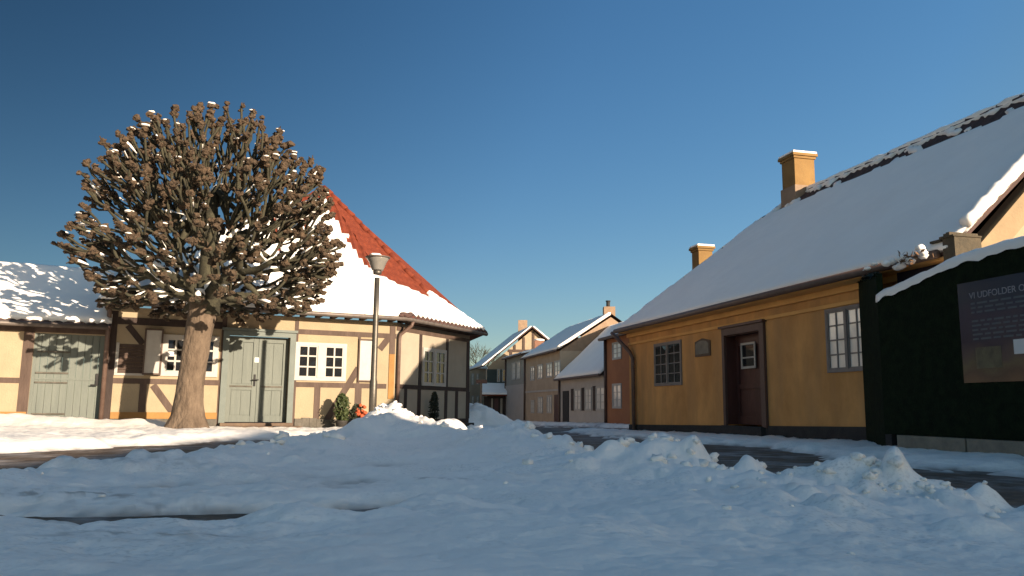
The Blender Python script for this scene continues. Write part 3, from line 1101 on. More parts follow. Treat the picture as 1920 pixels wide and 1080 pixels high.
    b.prism(FG, [(-.18, zl(-.18) - .34), (-.18, zl(-.18) + .06), (s_r, zl(s_r)), (s_r, zl(s_r) - .42)], .003, .10)
    b.prism(FG, [(s_r, zl(s_r) - .42), (s_r, zl(s_r)), (2 * s_r + .2, zl(-.2)), (2 * s_r + .2, zl(-.2) - .42)], .003, .10)
    b.build('verge_board', M['verge'], T)
    # kneeler block at the eave corner
    b = MB()
    k0, k1, kz0, kz1 = FG.rect(1786, 436, 1832, 470, .12)
    sk = FY.px(1832, 450, .38)[0]
    b.fbox(FY, sN - .22, sN - .02, zE - .16, zE + .15, -.05, .36)
    for i in range(4):
        b.fbox(FY, sN - .235 + i * .06, sN - .18 + i * .06, zE + .153, zE + .17 + random.uniform(0, .05), -.05, .38 + random.uniform(-.02, .02))
    b.fbox(FY, sN + .02, sN + .20, zE + .13, zE + .16, -.05, .36)
    b.build('kneeler', M['kneeler'], T)
    # verge snow, thick edge
    b = MB()
    n = 40
    pts = [pl.pt(aN - .0, .45 + (rb_ - .45) * i / n, .09 + .02 * nz3(i * .7, 2, 5)) for i in range(n + 1)]
    b.tube(pts, [.085 + .03 * nz3(i * .8, 4, 3) for i in range(n + 1)], 8)
    b.build('verge_snow', M['roofsnow'], rf, True)
    # windows
    s0, s1, z0, z1 = FY.rect(1228, 641, 1279, 723)
    window(FY, s0, s1, z0, z1, T, 2, 4, 2, 'greyframe', .05, .024, .03)
    s0, s1, z0, z1 = FY.rect(1551, 576, 1600, 698)
    s0 = s1 - 1.05
    window(FY, s0, s1, z0, z1, T, 2, 4, 2, 'greyframe', .05, .024, .03, 'palereflect')
    # door
    b = MB()
    f0, f1, fz = X(1438), X(1358), FY.px(1400, 610)[1]
    fl = FY.px(1400, 800)[1]
    b.fbox(FY, f0 - .01, o0 + .01, fl, fz, .0, .06)
    b.fbox(FY, o1 - .01, f1 + .0, fl, fz, .0, .045)
    b.fbox(FY, o0 + .01, o1 - .01, oz1 - .015, fz + .0, .0, .055)
    b.fbox(FY, f0 - .05, f1 + .04, fz + .003, fz + .05, 0, .10)
    b.build('door_frame', M['doorframe'], T)
    dd = -.24
    b = MB()
    b.fbox(FY, o1 - .03, o1 - .002, oz0, oz1 - .02, dd - .02, -.001)
    b.fbox(FY, o0 + .002, o0 + .03, oz0, oz1 - .02, dd - .02, -.001)
    b.fbox(FY, o0 + .032, o1 - .032, oz1 - .03, oz1 - .002, dd - .02, -.001)
    b.build('reveal', M['doorred'], T)
    b = MB()
    a0, a1 = o0 + .031, o1 - .031
    b.fbox(FY, a0, a1, oz0, oz1 - .031, dd - .05, dd)
    zm = FY.px(1408, 724, dd)[1]
    for p in ((a0, a0 + .10, oz0 + .005, oz1 - .031), (a1 - .10, a1, oz0 + .005, oz1 - .031), (a0 + .103, a1 - .103, oz0 + .005, oz0 + .16), (a0 + .103, a1 - .103, zm - .05, zm + .05), (a0 + .103, a1 - .103, oz1 - .22, oz1 - .031)):
        b.fbox(FY, *p, dd + .001, dd + .03)
    b.fbox(FY, a0 + .16, a1 - .16, oz0 + .22, zm - .1, dd + .001, dd + .02)
    do = b.build('door', M['doorred'], T)
    w0, w1, wz0, wz1 = FY.rect(1393, 642, 1420, 691, dd)
    b = MB()
    f = .045
    b.fbox(FY, w0, w1, wz1 - f, wz1, dd + .031, dd + .05); b.fbox(FY, w0, w1, wz0, wz0 + f, dd + .031, dd + .05)
    b.fbox(FY, w0, w0 + f, wz0 + f, wz1 - f, dd + .031, dd + .05); b.fbox(FY, w1 - f, w1, wz0 + f, wz1 - f, dd + .031, dd + .05)
    wm = wz0 + (wz1 - wz0) * .42
    b.fbox(FY, w0 + f, w1 - f, wm - .015, wm + .015, dd + .031, dd + .046)
    b.build('window_frame', M['white'], do)
    b = MB(); b.fbox(FY, w0 + f, w1 - f, wz0 + f, wz1 - f, dd + .03, dd + .036); b.build('pane', M['glass'], do)
    b = MB(); c = FY.pt(a0 + .06, zm + .02, dd + .03); b.tube([c, c + FY.n * .05], .012, 8); b.tube([c + FY.n * .05, c + FY.n * .05 + FY.u * .1], .012, 8); b.build('handle', M['metal'], do)
    b = MB()
    b.fbox(FY, o0 - .05, o1 + .05, -.3, oz0 - .02, -.25, .12)
    b.build('doorstep', M['black'], T)
    return pl


plY = yellow_house()

# stone plaque
q = FY.rect(1305, 637, 1333, 668)
t = thing('plaque', 'small arched stone plaque on the yellow wall between window and door', 'plaque', FY.pt(q[0], q[2]))
b = MB(); b.fbox(FY, q[0], q[1], q[2], q[3] - .03, .0, .03); b.prism(FY, [(q[0] + .02, q[3] - .029), ((q[0] + q[1]) / 2, q[3] + .03), (q[1] - .02, q[3] - .029)], 0, .03)
b.build('frame', M['step'], t)
b = MB()
a0, a1, z0, z1 = q[0] + .05, q[1] - .05, q[2] + .05, q[3] - .07
arc = [(a0, z0), (a1, z0)] + [((a0 + a1) / 2 + (a1 - a0) / 2 * math.cos(x), z1 - .04 + .09 * math.sin(x)) for x in [i * math.pi / 10 for i in range(11)]]
b.prism(FY, arc, .031, .04)
b.build('tablet', M['concrete'], t)


# ================================================================== GREEN HOARDING
def hoarding():
    d1, d0 = .75, .25
    P = lambda x, y: FY.px(x, y, d1)
    top = [P(x, y) for x, y in ((1645, 563), (1700, 538), (1760, 509), (1820, 487), (1870, 472), (1918, 460))]
    # continue the arch to the near side
    sA, zA = top[-1]
    arc = list(top)
    sT = sA - .6
    zT = zA + .05
    for i in range(1, 12):
        x = i / 11
        s = sA - x * 5.2
        arc.append((s, zT + .08 * math.sin(min(1, x * 1.4) * math.pi / 2) - .12 * x * x))
    s_far = arc[0][0]
    s_near = arc[-1][0]
    T = thing('hoarding', 'dark green arched hoarding with a snowy top and a printed poster', 'hoarding', FY.pt(s_far, 0, d1))
    b = MB()
    z_b = .24
    n = len(arc)
    for i in range(n - 1):
        (a, za), (c, zc) = arc[i], arc[i + 1]
        g = FY.pt
        b.hexa([g(a, z_b, d0), g(c, z_b, d0), g(c, z_b, d1), g(a, z_b, d1), g(a, za, d0), g(c, zc, d0), g(c, zc, d1), g(a, za, d1)])
    b.build('panel', M['hedge'], T)
    # rim
    # snow on the rim
    b = MB()
    m_ = 120
    S_ = np.array([p[0] for p in arc][::-1]); Z_ = np.array([p[1] for p in arc][::-1])
    ss = np.linspace(s_near, s_far, m_)
    zz = np.interp(ss, S_, Z_)
    prof = [(d0 - .02, .0), (d0 - .01, .09), (d0 + .08, .15), ((d0 + d1) / 2, .165), (d1 - .07, .15), (d1 + .02, .09), (d1 + .03, .0), (d1 + .028, -.03)]
    vs, fs = [], []
    for i, (s, z) in enumerate(zip(ss, zz)):
        for j, (d, h) in enumerate(prof):
            k = .82 + .22 * nz3(s * 2.2, j * .5, 2) + .12 * nz3(s * 7, j, 4)
            if h < 0:
                h = -.035 * (1 + nz3(s * 5, 1, 1) * 1.6)
            vs.append(FY.pt(s, z + .003 + h * k, d))
    kk = len(prof)
    for i in range(m_ - 1):
        for j in range(kk - 1):
            fs.append((i * kk + j, i * kk + j + 1, (i + 1) * kk + j + 1, (i + 1) * kk + j))
    fs.append(tuple(range(kk))); fs.append(tuple((m_ - 1) * kk + j for j in range(kk)))
    b.add(vs, fs)
    b.build('rim_snow', M['roofsnow'], T, True)
    # return panel to the wall
    sw = FY.px(1618, 700, .06)[0]
    p2 = FY.pt(sw, 0, .06); p1 = FY.pt(s_far, 0, d1)
    zt2 = FY.px(1619, 522, .06)[1]; zt1 = P(1645, 512)[1]
    dr = (p1 - p2); nn = Vector((dr.y, -dr.x, 0)).normalized()
    if nn.dot(CAM - p1) < 0: nn = -nn
    b = MB()
    V = lambda p, z: Vector((p.x, p.y, z))
    back = -nn * .08
    p1b = p1 - FY.u * .03
    b.hexa([V(p2, -.1), V(p1, -.1), V(p1 + back, -.1), V(p2 + back, -.1), V(p2, zt2), V(p1, zt1), V(p1 + back, zt1), V(p2 + back, zt2)])
    b.build('return_panel', M['hedge'], T)
    b = MB()
    for i in range(260):       # leafy edge along the panel top
        x = random.random()
        c = p2.lerp(p1, x); c = V(c, (zt2 + (zt1 - zt2) * x) + random.gauss(-.01, .02)) + nn * random.uniform(-.05, .02)
        d1_ = Vector((random.gauss(0, 1), random.gauss(0, 1), random.gauss(0, 1))).normalized() * .04
        d2_ = d1_.orthogonal().normalized() * .02
        b.add([c - d1_, c + d2_, c + d1_, c - d2_], [(0, 1, 2, 3)])
    b.build('leaf_trim', M['leafdk'], T)
    b = MB()
    for i in range(5):
        c = V(p2.lerp(p1, random.uniform(.2, 1)), 0); c.z = zt2 - random.uniform(-.03, .01)
        b.blob(c, (.05, .05, .03), .3, 2, 2, i)
    b.build('snow_clumps', M['roofsnow'], T, True)
    b = MB()
    pc = FY.pt(-5.25, 2.56, .60)
    for i in range(16):
        x = random.uniform(-.25, .55)
        b.blob(pc + FY.u * x + FY.n * random.uniform(-.10, .05) + Vector((0, 0, random.uniform(-.05, .10) - .10 * x)), (.065, .06, .045), .4, 2.2, 2, i * 1.3)
    b.build('snow_clumps', M['roofsnow'], T, True)
    b = MB()
    for i in range(34):
        c = pc + FY.u * random.gauss(-.02, .12) + FY.n * random.gauss(.09, .03) + Vector((0, 0, random.gauss(-.02, .04)))
        d1_ = Vector((random.gauss(0, 1), random.gauss(0, 1), random.gauss(0, 1))).normalized() * .04
        d2_ = d1_.orthogonal().normalized() * .025
        b.add([c - d1_, c + d2_, c + d1_, c - d2_], [(0, 1, 2, 3)])
    b.build('dry_leaves', M['brownleaf'], T)
    # dark purple panel behind the arch, up to the eave
    b = MB()
    b.prism(FY, [(s_far + .35, .3), (s_far + .35, 2.50), (FY.px(1795, 500, .2)[0], 2.50), (FY.px(1795, 500, .2)[0], .3)], .09, .12)
    b.build('dark_back_panel', M['dkpurple'], T)
    # concrete blocks
    s = FY.px(1690, 835, d1)[0]
    while s > s_near:
        b = MB()
        g = FY.pt
        b.fbox(FY, s - 1.12, s, -.02, .235, d0 + .05, d1 + .06)
        b.build('base_block', M['concrete'], T)
        s -= 1.15
    b = MB(); b.fbox(FY, s_far - .12, s_far, -.1, z_b - .004, d1 - .14, d1 - .002); b.build('post', M['black'], T)
    # poster
    a1_ = FY.px(1803, 630, d1)[0]
    zt, zb = FY.px(1797, 541, d1)[1], FY.px(1812, 718, d1)[1]
    a0_ = a1_ - 2.6
    b = MB(); b.fbox(FY, a0_, a1_, zb, zt + .05, d1 + .003, d1 + .012)
    po = b.build('poster', M['poster'], T)
    # headline in real letters
    cu = bpy.data.curves.new('headline', 'FONT')
    cu.body = 'VI UDFOLDER OS PÅ EVENTYR'
    cu.size = .105
    cu.extrude = .001
    to = bpy.data.objects.new('headline_tmp', cu)
    COL.objects.link(to)
    bpy.context.view_layer.update()
    me = bpy.data.meshes.new_from_object(to)
    COL.objects.unlink(to)
    bpy.data.objects.remove(to)
    h = bpy.data.objects.new('lettering', me)
    me.materials.clear(); me.materials.append(M['lettering'])
    COL.objects.link(h)
    o_ = FY.pt(FY.px(1819, 560, d1)[0], FY.px(1820, 561, d1)[1], d1 + .0135)
    xax = -FY.u
    mt = Matrix(((xax.x, 0, FY.n.x, o_.x), (xax.y, 0, FY.n.y, o_.y), (0, 1, 0, o_.z), (0, 0, 0, 1)))
    me.transform(Matrix.Translation(-ORG[po]) @ mt)
    ORG[h] = ORG[po]
    h.parent = po
    # dim body lines, too small to read
    b = MB()
    z = zt - .22
    for i in range(9):
        if i in (3, ):
            z -= .05; continue
        L = random.uniform(1.0, 1.7)
        x = 0
        while x < L:
            w = random.uniform(.05, .16)
            b.fbox(FY, a1_ - .18 - x - w, a1_ - .18 - x, z, z + .022, d1 + .0125, d1 + .0135)
            x += w + .03
        z -= .052
    b.build('small_print', mat('dim_print', (.07, .10, .115), None, rough=.6), po)
    b = MB()
    q = FY.rect(1903, 635, 1934, 663, d1)
    b.fbox(FY, *q, d1 + .013, d1 + .017)
    b.build('notice', M['paper'], po)
    b = MB()
    q = FY.rect(1832, 650, 1880, 690, d1)
    b.fbox(FY, *q, d1 + .0125, d1 + .0145)
    b.build('picture', mat('poster_picture', (.12, .11, .06), (.05, .045, .03), 9, .5), po)
    return s_near


hs = hoarding()


# ================================================================== ROW HOUSES BEYOND
def row_house(label, t0, t1, ze, zg, wallm, name='row_house', F=FB, k=.7, w=3.2, dep=6.0, roofm='darktile', snow=True, d=0.0, gable=None, eave=.3):
    T = thing(name, label, 'house', F.pt((t0 + t1) / 2, zg, d), 'houses further along the street')
    b = MB()
    b.fbox(F, t0, t1, zg - .5, ze, d - dep, d)
    b.build('wall', M[wallm], T)
    pl = Pl(F.pt(t0, ze + .02, d + eave), F.u, -F.n + Vector((0, 0, k)))
    Lb = (w + eave) / pl.b.dot(-F.n)
    poly = [(0, 0), (t1 - t0, 0), (t1 - t0, Lb), (0, Lb)]
    b = sheet(pl, [poly], .1, .33, tile_h(), -.08)
    p0, p1 = pl.pt(0, Lb), pl.pt(t1 - t0, Lb)
    dn = Vector((0, 0, Lb * pl.b.z))
    b.add([p0, p1, p1 - F.n * (w + eave) - dn, p0 - F.n * (w + eave) - dn], [(0, 1, 2, 3)])
    b.build('roof', M[roofm], T)
    if snow:
        sheet(pl, [poly], .25, .25, snow_h(.11, pl, .25), -.01, lambda a, bb: bb > .05).build('roof_snow', M['roofsnow'], T, True)
    # gable ends
    b = MB()
    zr = ze + k * w
    for tt, sg in ((t0, 1), (t1, -1)):
        b.add([F.pt(tt + .03 * sg, ze, d), F.pt(tt + .03 * sg, zr, d - w), F.pt(tt + .03 * sg, ze, d - 2 * w)], [(0, 1, 2)])
    b.build('gable', M[gable or wallm], T)
    b = MB(); b.tube([F.pt(t0, ze, d + eave + .03), F.pt(t1, ze, d + eave + .03)], .07, 8); b.build('gutter', M['pipe'], T)
    b = MB(); b.tube([F.pt(t1 - .12, ze, d + .08), F.pt(t1 - .12, zg - .2, d + .08)], .06, 8); b.build('downpipe', M['pipe'], T, True)
    return T, pl, Lb


def fwin(F, x0, y0, x1, y1, T, rows=3, cols=2, cas=1, glass='palereflect', fm='white'):
    s0, s1, z0, z1 = F.rect(x0, y0, x1, y1)
    return window(F, s0, s1, z0, z1, T, cas, rows, cols, fm, .06, .035, .04, glass)


XB = lambda x, y=700: FB.px(x, y)[0]
zgB = g0(42)
# red-brown house (only a strip shows beside the yellow corner)
tR0, tR1 = XB(1215), XB(1136)
T, pl, _ = row_house('red-brown house front showing beside the yellow house corner', tR0, tR1, 3.72, g0(37), 'redwall', k=.10, w=2.6)
fwin(FB, 1149, 719, 1166, 766, T, 3, 2)
fwin(FB, 1149, 641, 1166, 674, T, 3, 2)
b = MB(); b.fbox(FB, tR0, tR1, -1, FB.px(1150, 794)[1], 0, .05); b.build('plinth', M['black'], T)
b = MB(); b.fbox(FB, tR1 - .16, tR1 - .02, g0(37), 3.7, .002, .05); b.build('corner_board', M['doorframe'], T)
# pale one-storey
tG1 = XB(1050)
zeG = (FB.px(1130, 703)[1] + FB.px(1052, 713)[1]) / 2
T, pl, _ = row_house('low pale grey house with three dark-shuttered windows and a snowy roof', tR1, tG1, zeG, zgB, 'greywall', k=.95, w=3.0)
for x0, x1, y0, y1 in ((1077, 1090, 729, 770), (1097, 1110, 727, 770), (1118, 1135, 724, 770)):
    fwin(FB, x0, y0, x1, y1, T, 3, 2)
    b = MB(); s0, s1, z0, z1 = FB.rect(x0 - 5, y0, x0 - .5, y1); b.fbox(FB, s0, s1, z0, z1, .003, .05); b.build('shutter', M['darktimber'], T)
s0, s1, z0, z1 = FB.rect(1056, 733, 1067, 793)
b = MB(); b.fbox(FB, s0, s1, z0, z1, .003, .04); b.build('door', M['black'], T)
# beige two-storey
tBe = XB(985)
zeB = (FB.px(1049, 657)[1] + FB.px(990, 673)[1]) / 2
T, pl, Lb = row_house('beige two-storey house with four upper windows and a brick chimney', tG1 + .0, tBe, zeB, g0(50), 'beigewall', k=.66, w=3.1, gable='tanwall')
for x0, x1, y0, y1 in ((1040, 1051, 676, 706), (1025, 1036, 680, 708), (1008.5, 1018, 683, 711), (995, 1002.5, 687, 714)):
    fwin(FB, x0, y0, x1, y1, T, 3, 2)
for x0, x1, y0, y1 in ((1026, 1035, 741, 775), (1009, 1018, 744, 775), (996, 1002, 750, 775)):
    fwin(FB, x0, y0, x1, y1, T, 3, 2)
s0, s1, z0, z1 = FB.rect(1040, 740, 1048, 793)
b = MB(); b.fbox(FB, s0, s1, z0, z1, .003, .04); b.build('door', M['doorred'], T)
b = MB(); zz = FB.px(1020, 733)[1]; b.fbox(FB, tG1 + .05, tBe - .05, zz - .06, zz + .06, .003, .05); b.build('string_course', M['greywall'], T)
pk = pl.pt(1.0, Lb)
pc = at(1142, 602, pk.y + .5)
b = MB()
w_ = .34
b.hexa([pc + Vector((x, y, -.8)) for x, y in ((-w_, -w_), (w_, -w_), (w_, w_), (-w_, w_))] + [Vector((pc.x + x, pc.y + y, at(1142, 576, pc.y).z)) for x, y in ((-w_, -w_), (w_, -w_), (w_, w_), (-w_, w_))])
cho = b.build('chimney', M['tanwall'], T)
b = MB(); zt = at(1142, 576, pc.y).z; b.lathe((pc.x - .05, pc.y, zt), [(.12, .002), (.12, .33), (.15, .34), (.15, .4)], 10); b.build('flue', M['black'], cho)
# verge snow lit by the sun
b = MB()
pts = [pl.pt(-.05, .2 + (Lb - .3) * i / 20, .05) for i in range(21)]
b.tube(pts, [.10 + .03 * nz3(i, 1, 1) for i in range(21)], 8); b.build('verge_snow', M['roofsnow'], T, True)
# grey-green two-storey
tGG = XB(949)
zeGG = (FB.px(953, 672)[1] + FB.px(983, 665)[1]) / 2
T, pl, Lb = row_house('narrow grey-green two-storey house with a red brick chimney', tBe, tGG, zeGG, g0(58), 'greenwall', k=.25, w=2.5)
for x0, x1, y0, y1 in ((960, 967, 680, 712), (969, 976, 678, 711), (957, 963, 746, 775), (966, 971, 748, 775), (977, 984, 744, 775)):
    fwin(FB, x0, y0, x1, y1, T, 3, 1)
b = MB(); z0 = g0(58); zz = FB.px(965, 722)[1]
b.fbox(FB, tBe + .01, tGG - .01, z0 - .3, zz, .003, .08); b.build('lower_storey', M['greywall'], T)
pc = at(1011, 655, 60)
b = MB()
w_ = .36
b.hexa([pc + Vector((x, y, -1.2)) for x, y in ((-w_, -w_), (w_, -w_), (w_, w_), (-w_, w_))] + [Vector((pc.x + x, pc.y + y, at(1011, 639, 60).z)) for x, y in ((-w_, -w_), (w_, -w_), (w_, w_), (-w_, w_))])
cho = b.build('chimney', M['brick'], T)
b = MB(); zt = at(1011, 639, 60).z; b.blob((pc.x, pc.y, zt + .05), (.42, .42, .12), .2, 2, 2, 3); b.build('snow', M['roofsnow'], cho, True)


# gabled house closing the street
def gabled():
    Y = 63.0
    zg = g0(63)
    F = Fr((0, Y, 0), (1, 0, 0))
    T = thing('gabled_house', 'tall house with sunlit half-timbered gable and dark green upper floor', 'house', (0, Y, zg), 'houses further along the street')
    pk = at(998, 615, Y)
    eL = at(907, 688, Y)
    hw = pk.x - eL.x
    xR = pk.x + hw
    b = MB()
    b.prism(F, [(eL.x + .3, zg - .4), (xR - .3, zg - .4), (xR - .3, eL.z), (pk.x, pk.z - .15), (eL.x + .3, eL.z)], -10, 0)
    b.build('wall', M['pinkwall'], T)
    ru = hdir(640)
    for sgn, x in ((-1, eL.x), (1, xR)):
        a = Vector((x, Y - .35, eL.z)); c = Vector((pk.x, Y - .35, pk.z)); e = Vector((c.x, Y + 7, c.z)) + Vector((-1.4, 0, 0)); f = Vector((x, Y + 7, eL.z)) + Vector((-1.4, 0, 0))
        b = MB(); nrm = (c - a).cross(e - c).normalized(); nrm = nrm if nrm.z > 0 else -nrm
        b.hexa([a, c, e, f, a + nrm * .1, c + nrm * .1, e + nrm * .1, f + nrm * .1])
        r_ = b.build('roof', M['darktile'], T)
        b = MB(); b.hexa([q_ + nrm * .104 for q_ in (a, c, e, f)] + [q_ + nrm * .19 for q_ in (a, c, e, f)])
        b.build('snow', M['roofsnow'], r_)
    # chimney
    pc = at(980, 622, Y + 4)
    b = MB(); w_ = .38
    zt = at(980, 601, Y + 4).z
    b.hexa([pc + Vector((x, y, -.9)) for x, y in ((-w_, -w_), (w_, -w_), (w_, w_), (-w_, w_))] + [Vector((pc.x + x, pc.y + y, zt)) for x, y in ((-w_, -w_), (w_, -w_), (w_, w_), (-w_, w_))])
    b.build('chimney', M['tanwall'], T)
    # gable timbers
    zt0 = at(960, 660, Y).z
    timber(F, eL.x + 1.9, xR - 1.9, zt0, zt0 + .2, T, 'rail', 'timber', .05)
    for x in (965, 982, 1000):
        s = F.px(x, 650)[0]
        top = eL.z + (pk.z - eL.z) * (1 - abs(s - pk.x) / hw) - .2
        timber(F, s - .09, s + .09, zt0 + .203, top, T, 'post', 'timber', .05)
    s = F.px(958, 680)[0]
    timber(F, s - .1, s + .1, eL.z - .8, zt0, T, 'post', 'timber', .05)
    # dark green storey
    a0, a1, z0, z1 = F.rect(913, 693, 951, 728)
    b = MB(); b.fbox(F, a0, a1, z0, z1 + .02, .003, .12); gs = b.build('upper_floor', M['dkgreen'], T)
    for x0, x1 in ((932, 938), (941, 950)):
        s0, s1, za, zb = F.rect(x0, 692, x1, 716)
        FF = Fr((0, Y - .125, 0), (1, 0, 0))
        window(FF, s0, s1, za, zb, T, 1, 2, 1, 'white', .06, .04, .04, 'glass')
    # porch
    a0, a1, z0, z1 = F.rect(909, 728, 951, 745)
    FP = F
    b = MB()
    g = F.pt
    zl, zh = at(905, 742, Y - 2).z, at(940, 724, Y - .2).z
    b.hexa([g(a0 - .2, zl, 2.0), g(a1, zl, 2.0), g(a1, zh, .1), g(a0 - .2, zh, .1), g(a0 - .2, zl + .1, 2.0), g(a1, zl + .1, 2.0), g(a1, zh + .1, .1), g(a0 - .2, zh + .1, .1)])
    pr = b.build('porch_roof', M['tile'], T)
    b = MB()
    b.hexa([g(a0 - .2, zl + .103, 2.0), g(a1, zl + .103, 2.0), g(a1, zh + .103, .1), g(a0 - .2, zh + .103, .1), g(a0 - .2, zl + .25, 2.0), g(a1, zl + .25, 2.0), g(a1, zh + .25, .1), g(a0 - .2, zh + .25, .1)])
    b.build('snow', M['roofsnow'], pr)
    b = MB(); b.fbox(F, a0, a1, zg - .3, zl - .02, .003, 1.5); b.build('ground_floor', M['darktimber'], T)
    F2 = Fr((0, Y - 1.5, 0), (1, 0, 0))
    for x0, x1, mm_ in ((927, 934, 'doorred'), (921, 924, 'pale'), (938, 942, 'pale')):
        s0, s1, za, zb = F2.rect(x0, 747, x1, 783)
        b = MB(); b.fbox(F2, s0, s1, zg, zb, .003, .05); b.build('door' if mm_ == 'doorred' else 'post', M[mm_], T)


gabled()


def far_beige():
    Y = 72.0
    F = Fr((0, Y, 0), (1, 0, 0))
    T = thing('row_house', 'far beige house front glimpsed past the corner of the half-timbered house', 'house', F.pt(F.px(890, 720)[0], g0(72)), 'houses further along the street')
    x0, x1 = F.px(790, 720)[0], F.px(910, 720)[0]
    zt = F.px(890, 691)[1]
    b = MB(); b.fbox(F, x0, x1, -1.2, zt, -6, 0); b.build('wall', M['beigewall'], T)
    b = MB(); b.fbox(F, x0, x1 + .1, zt + .01, zt + .22, -6, .3); b.build('roof_snow', M['roofsnow'], T)
    b = MB()
    b.hexa([(-9.5, 34, -.8), (-4.6, 34, -.8), (-5.6, 71.9, -1.2), (-12, 71.9, -1.2), (-9.5, 34, 3.4), (-4.6, 34, 3.4), (-5.6, 71.9, 3.4), (-12, 71.9, 3.4)])
    b.build('unseen_mirrored_block', M['greywall'], T)  # unseen block added for the far windows to mirror a sunlit wall
    for y0, y1 in ((700, 722), (742, 768)):
        for xa in (884, 893):
            s0, s1, za, zb = F.rect(xa, y0, xa + 5, y1)
            window(F, s0, s1, za, zb, T, 1, 3, 1, 'white', .05, .04, .04, 'palereflect')


far_beige()

# small street sign on a pole
Ys = 48
pb = at(902, 770, Ys)
t = thing('street_sign', 'small dark sign plate on a thin pole down the street', 'sign', (pb.x, pb.y, g0(Ys)))
b = MB(); b.tube([(pb.x, pb.y, g0(Ys) - .2), (pb.x, pb.y, at(902, 712, Ys).z)], .05, 8); b.build('pole', M['gutter'], t)
b = MB(); z0, z1 = at(902, 719, Ys).z, at(902, 712, Ys).z; b.hexa([(pb.x - .33, pb.y - .08, z0), (pb.x + .33, pb.y - .08, z0), (pb.x + .33, pb.y - .055, z0), (pb.x - .33, pb.y - .055, z0), (pb.x - .33, pb.y - .08, z1), (pb.x + .33, pb.y - .08, z1), (pb.x + .33, pb.y - .055, z1), (pb.x - .33, pb.y - .055, z1)])
b.build('plate', M['doorframe'], t)


# house outside the frame on the right whose shadow lies over the near snow
def shade_house():
    rx = 14.2
    zr = 6.1
    y0, y1 = -26.0, -4.5
    hw = 3.8
    T = thing('long_house', 'long yellow house with a snowy gabled roof standing apart, outside the view', 'house', (rx, (y0 + y1) / 2, 0))
    F = Fr((rx - hw, 0, 0), (0, 1, 0))
    b = MB()
    b.add([(rx - hw, y0, -.2), (rx + hw, y0, -.2), (rx + hw, y0, 2.7), (rx, y0, zr - .1), (rx - hw, y0, 2.7), (rx - hw, y1, -.2), (rx + hw, y1, -.2), (rx + hw, y1, 2.7), (rx, y1, zr - .1), (rx - hw, y1, 2.7)],
          [(0, 1, 2, 3, 4), (5, 6, 7, 8, 9), (0, 5, 9, 4), (1, 6, 7, 2)])
    b.build('wall', M['yellow'], T)
    for sg in (-1, 1):
        b = MB()
        b.add([(rx, y0 - .2, zr), (rx, y1 + .2, zr), (rx + sg * (hw + .35), y1 + .2, 2.45), (rx + sg * (hw + .35), y0 - .2, 2.45),
               (rx, y0 - .2, zr + .12), (rx, y1 + .2, zr + .12), (rx + sg * (hw + .35), y1 + .2, 2.57), (rx + sg * (hw + .35), y0 - .2, 2.57)],
              [(0, 1, 2, 3), (4, 5, 6, 7), (0, 1, 5, 4), (1, 2, 6, 5), (2, 3, 7, 6), (3, 0, 4, 7)])
        b.build('roof', M['roofsnow'], T)


shade_house()


# ================================================================== STREET LAMP
def lamp():
    Y = 15.7
    t0 = at(710, 482, Y)
    bx, by = at(703, 640, Y).x, Y
    T = thing('street_lamp', 'grey lamp post with upturned cone head before the cream wall', 'street lamp', (bx, by, 0))
    zh = t0.z
    b = MB(); b.lathe((bx, by, -.2), [(.075, 0), (.075, 1.2), (.062, 1.25), (.055, 2.4), (.052, zh - .22)], 14); b.build('pole', M['metal'], T, True)
    hz = at(710, 510, Y).z
    b = MB(); b.lathe((bx, by, hz - .05), [(.07, 0), (.085, .01), (.085, .07), (.07, .08)], 16); b.build('collar', M['metal'], T, True)
    rt = 22 * Y / FPX
    b = MB(); b.lathe((bx, by, hz + .03), [(.11, .002), (.12, .02), (rt * .76, (zh - hz) * .55), (rt * .93, zh - hz - .07), (rt * .93, zh - hz - .055)], 24); b.build('bowl', M['lampglass'], T, True)
    b = MB(); b.lathe((bx, by, zh - .03), [(rt * .93, .0), (rt * 1.08, .01), (rt * 1.08, .03), (rt * .5, .05), (.02, .07)], 24); b.build('hood', M['gutter'], T, True)
    b = MB(); b.blob((bx - .05, by, zh + .035), (.13, .14, .04), .2, 2, 2, 1); b.build('snow', M['roofsnow'], T, True)


lamp()


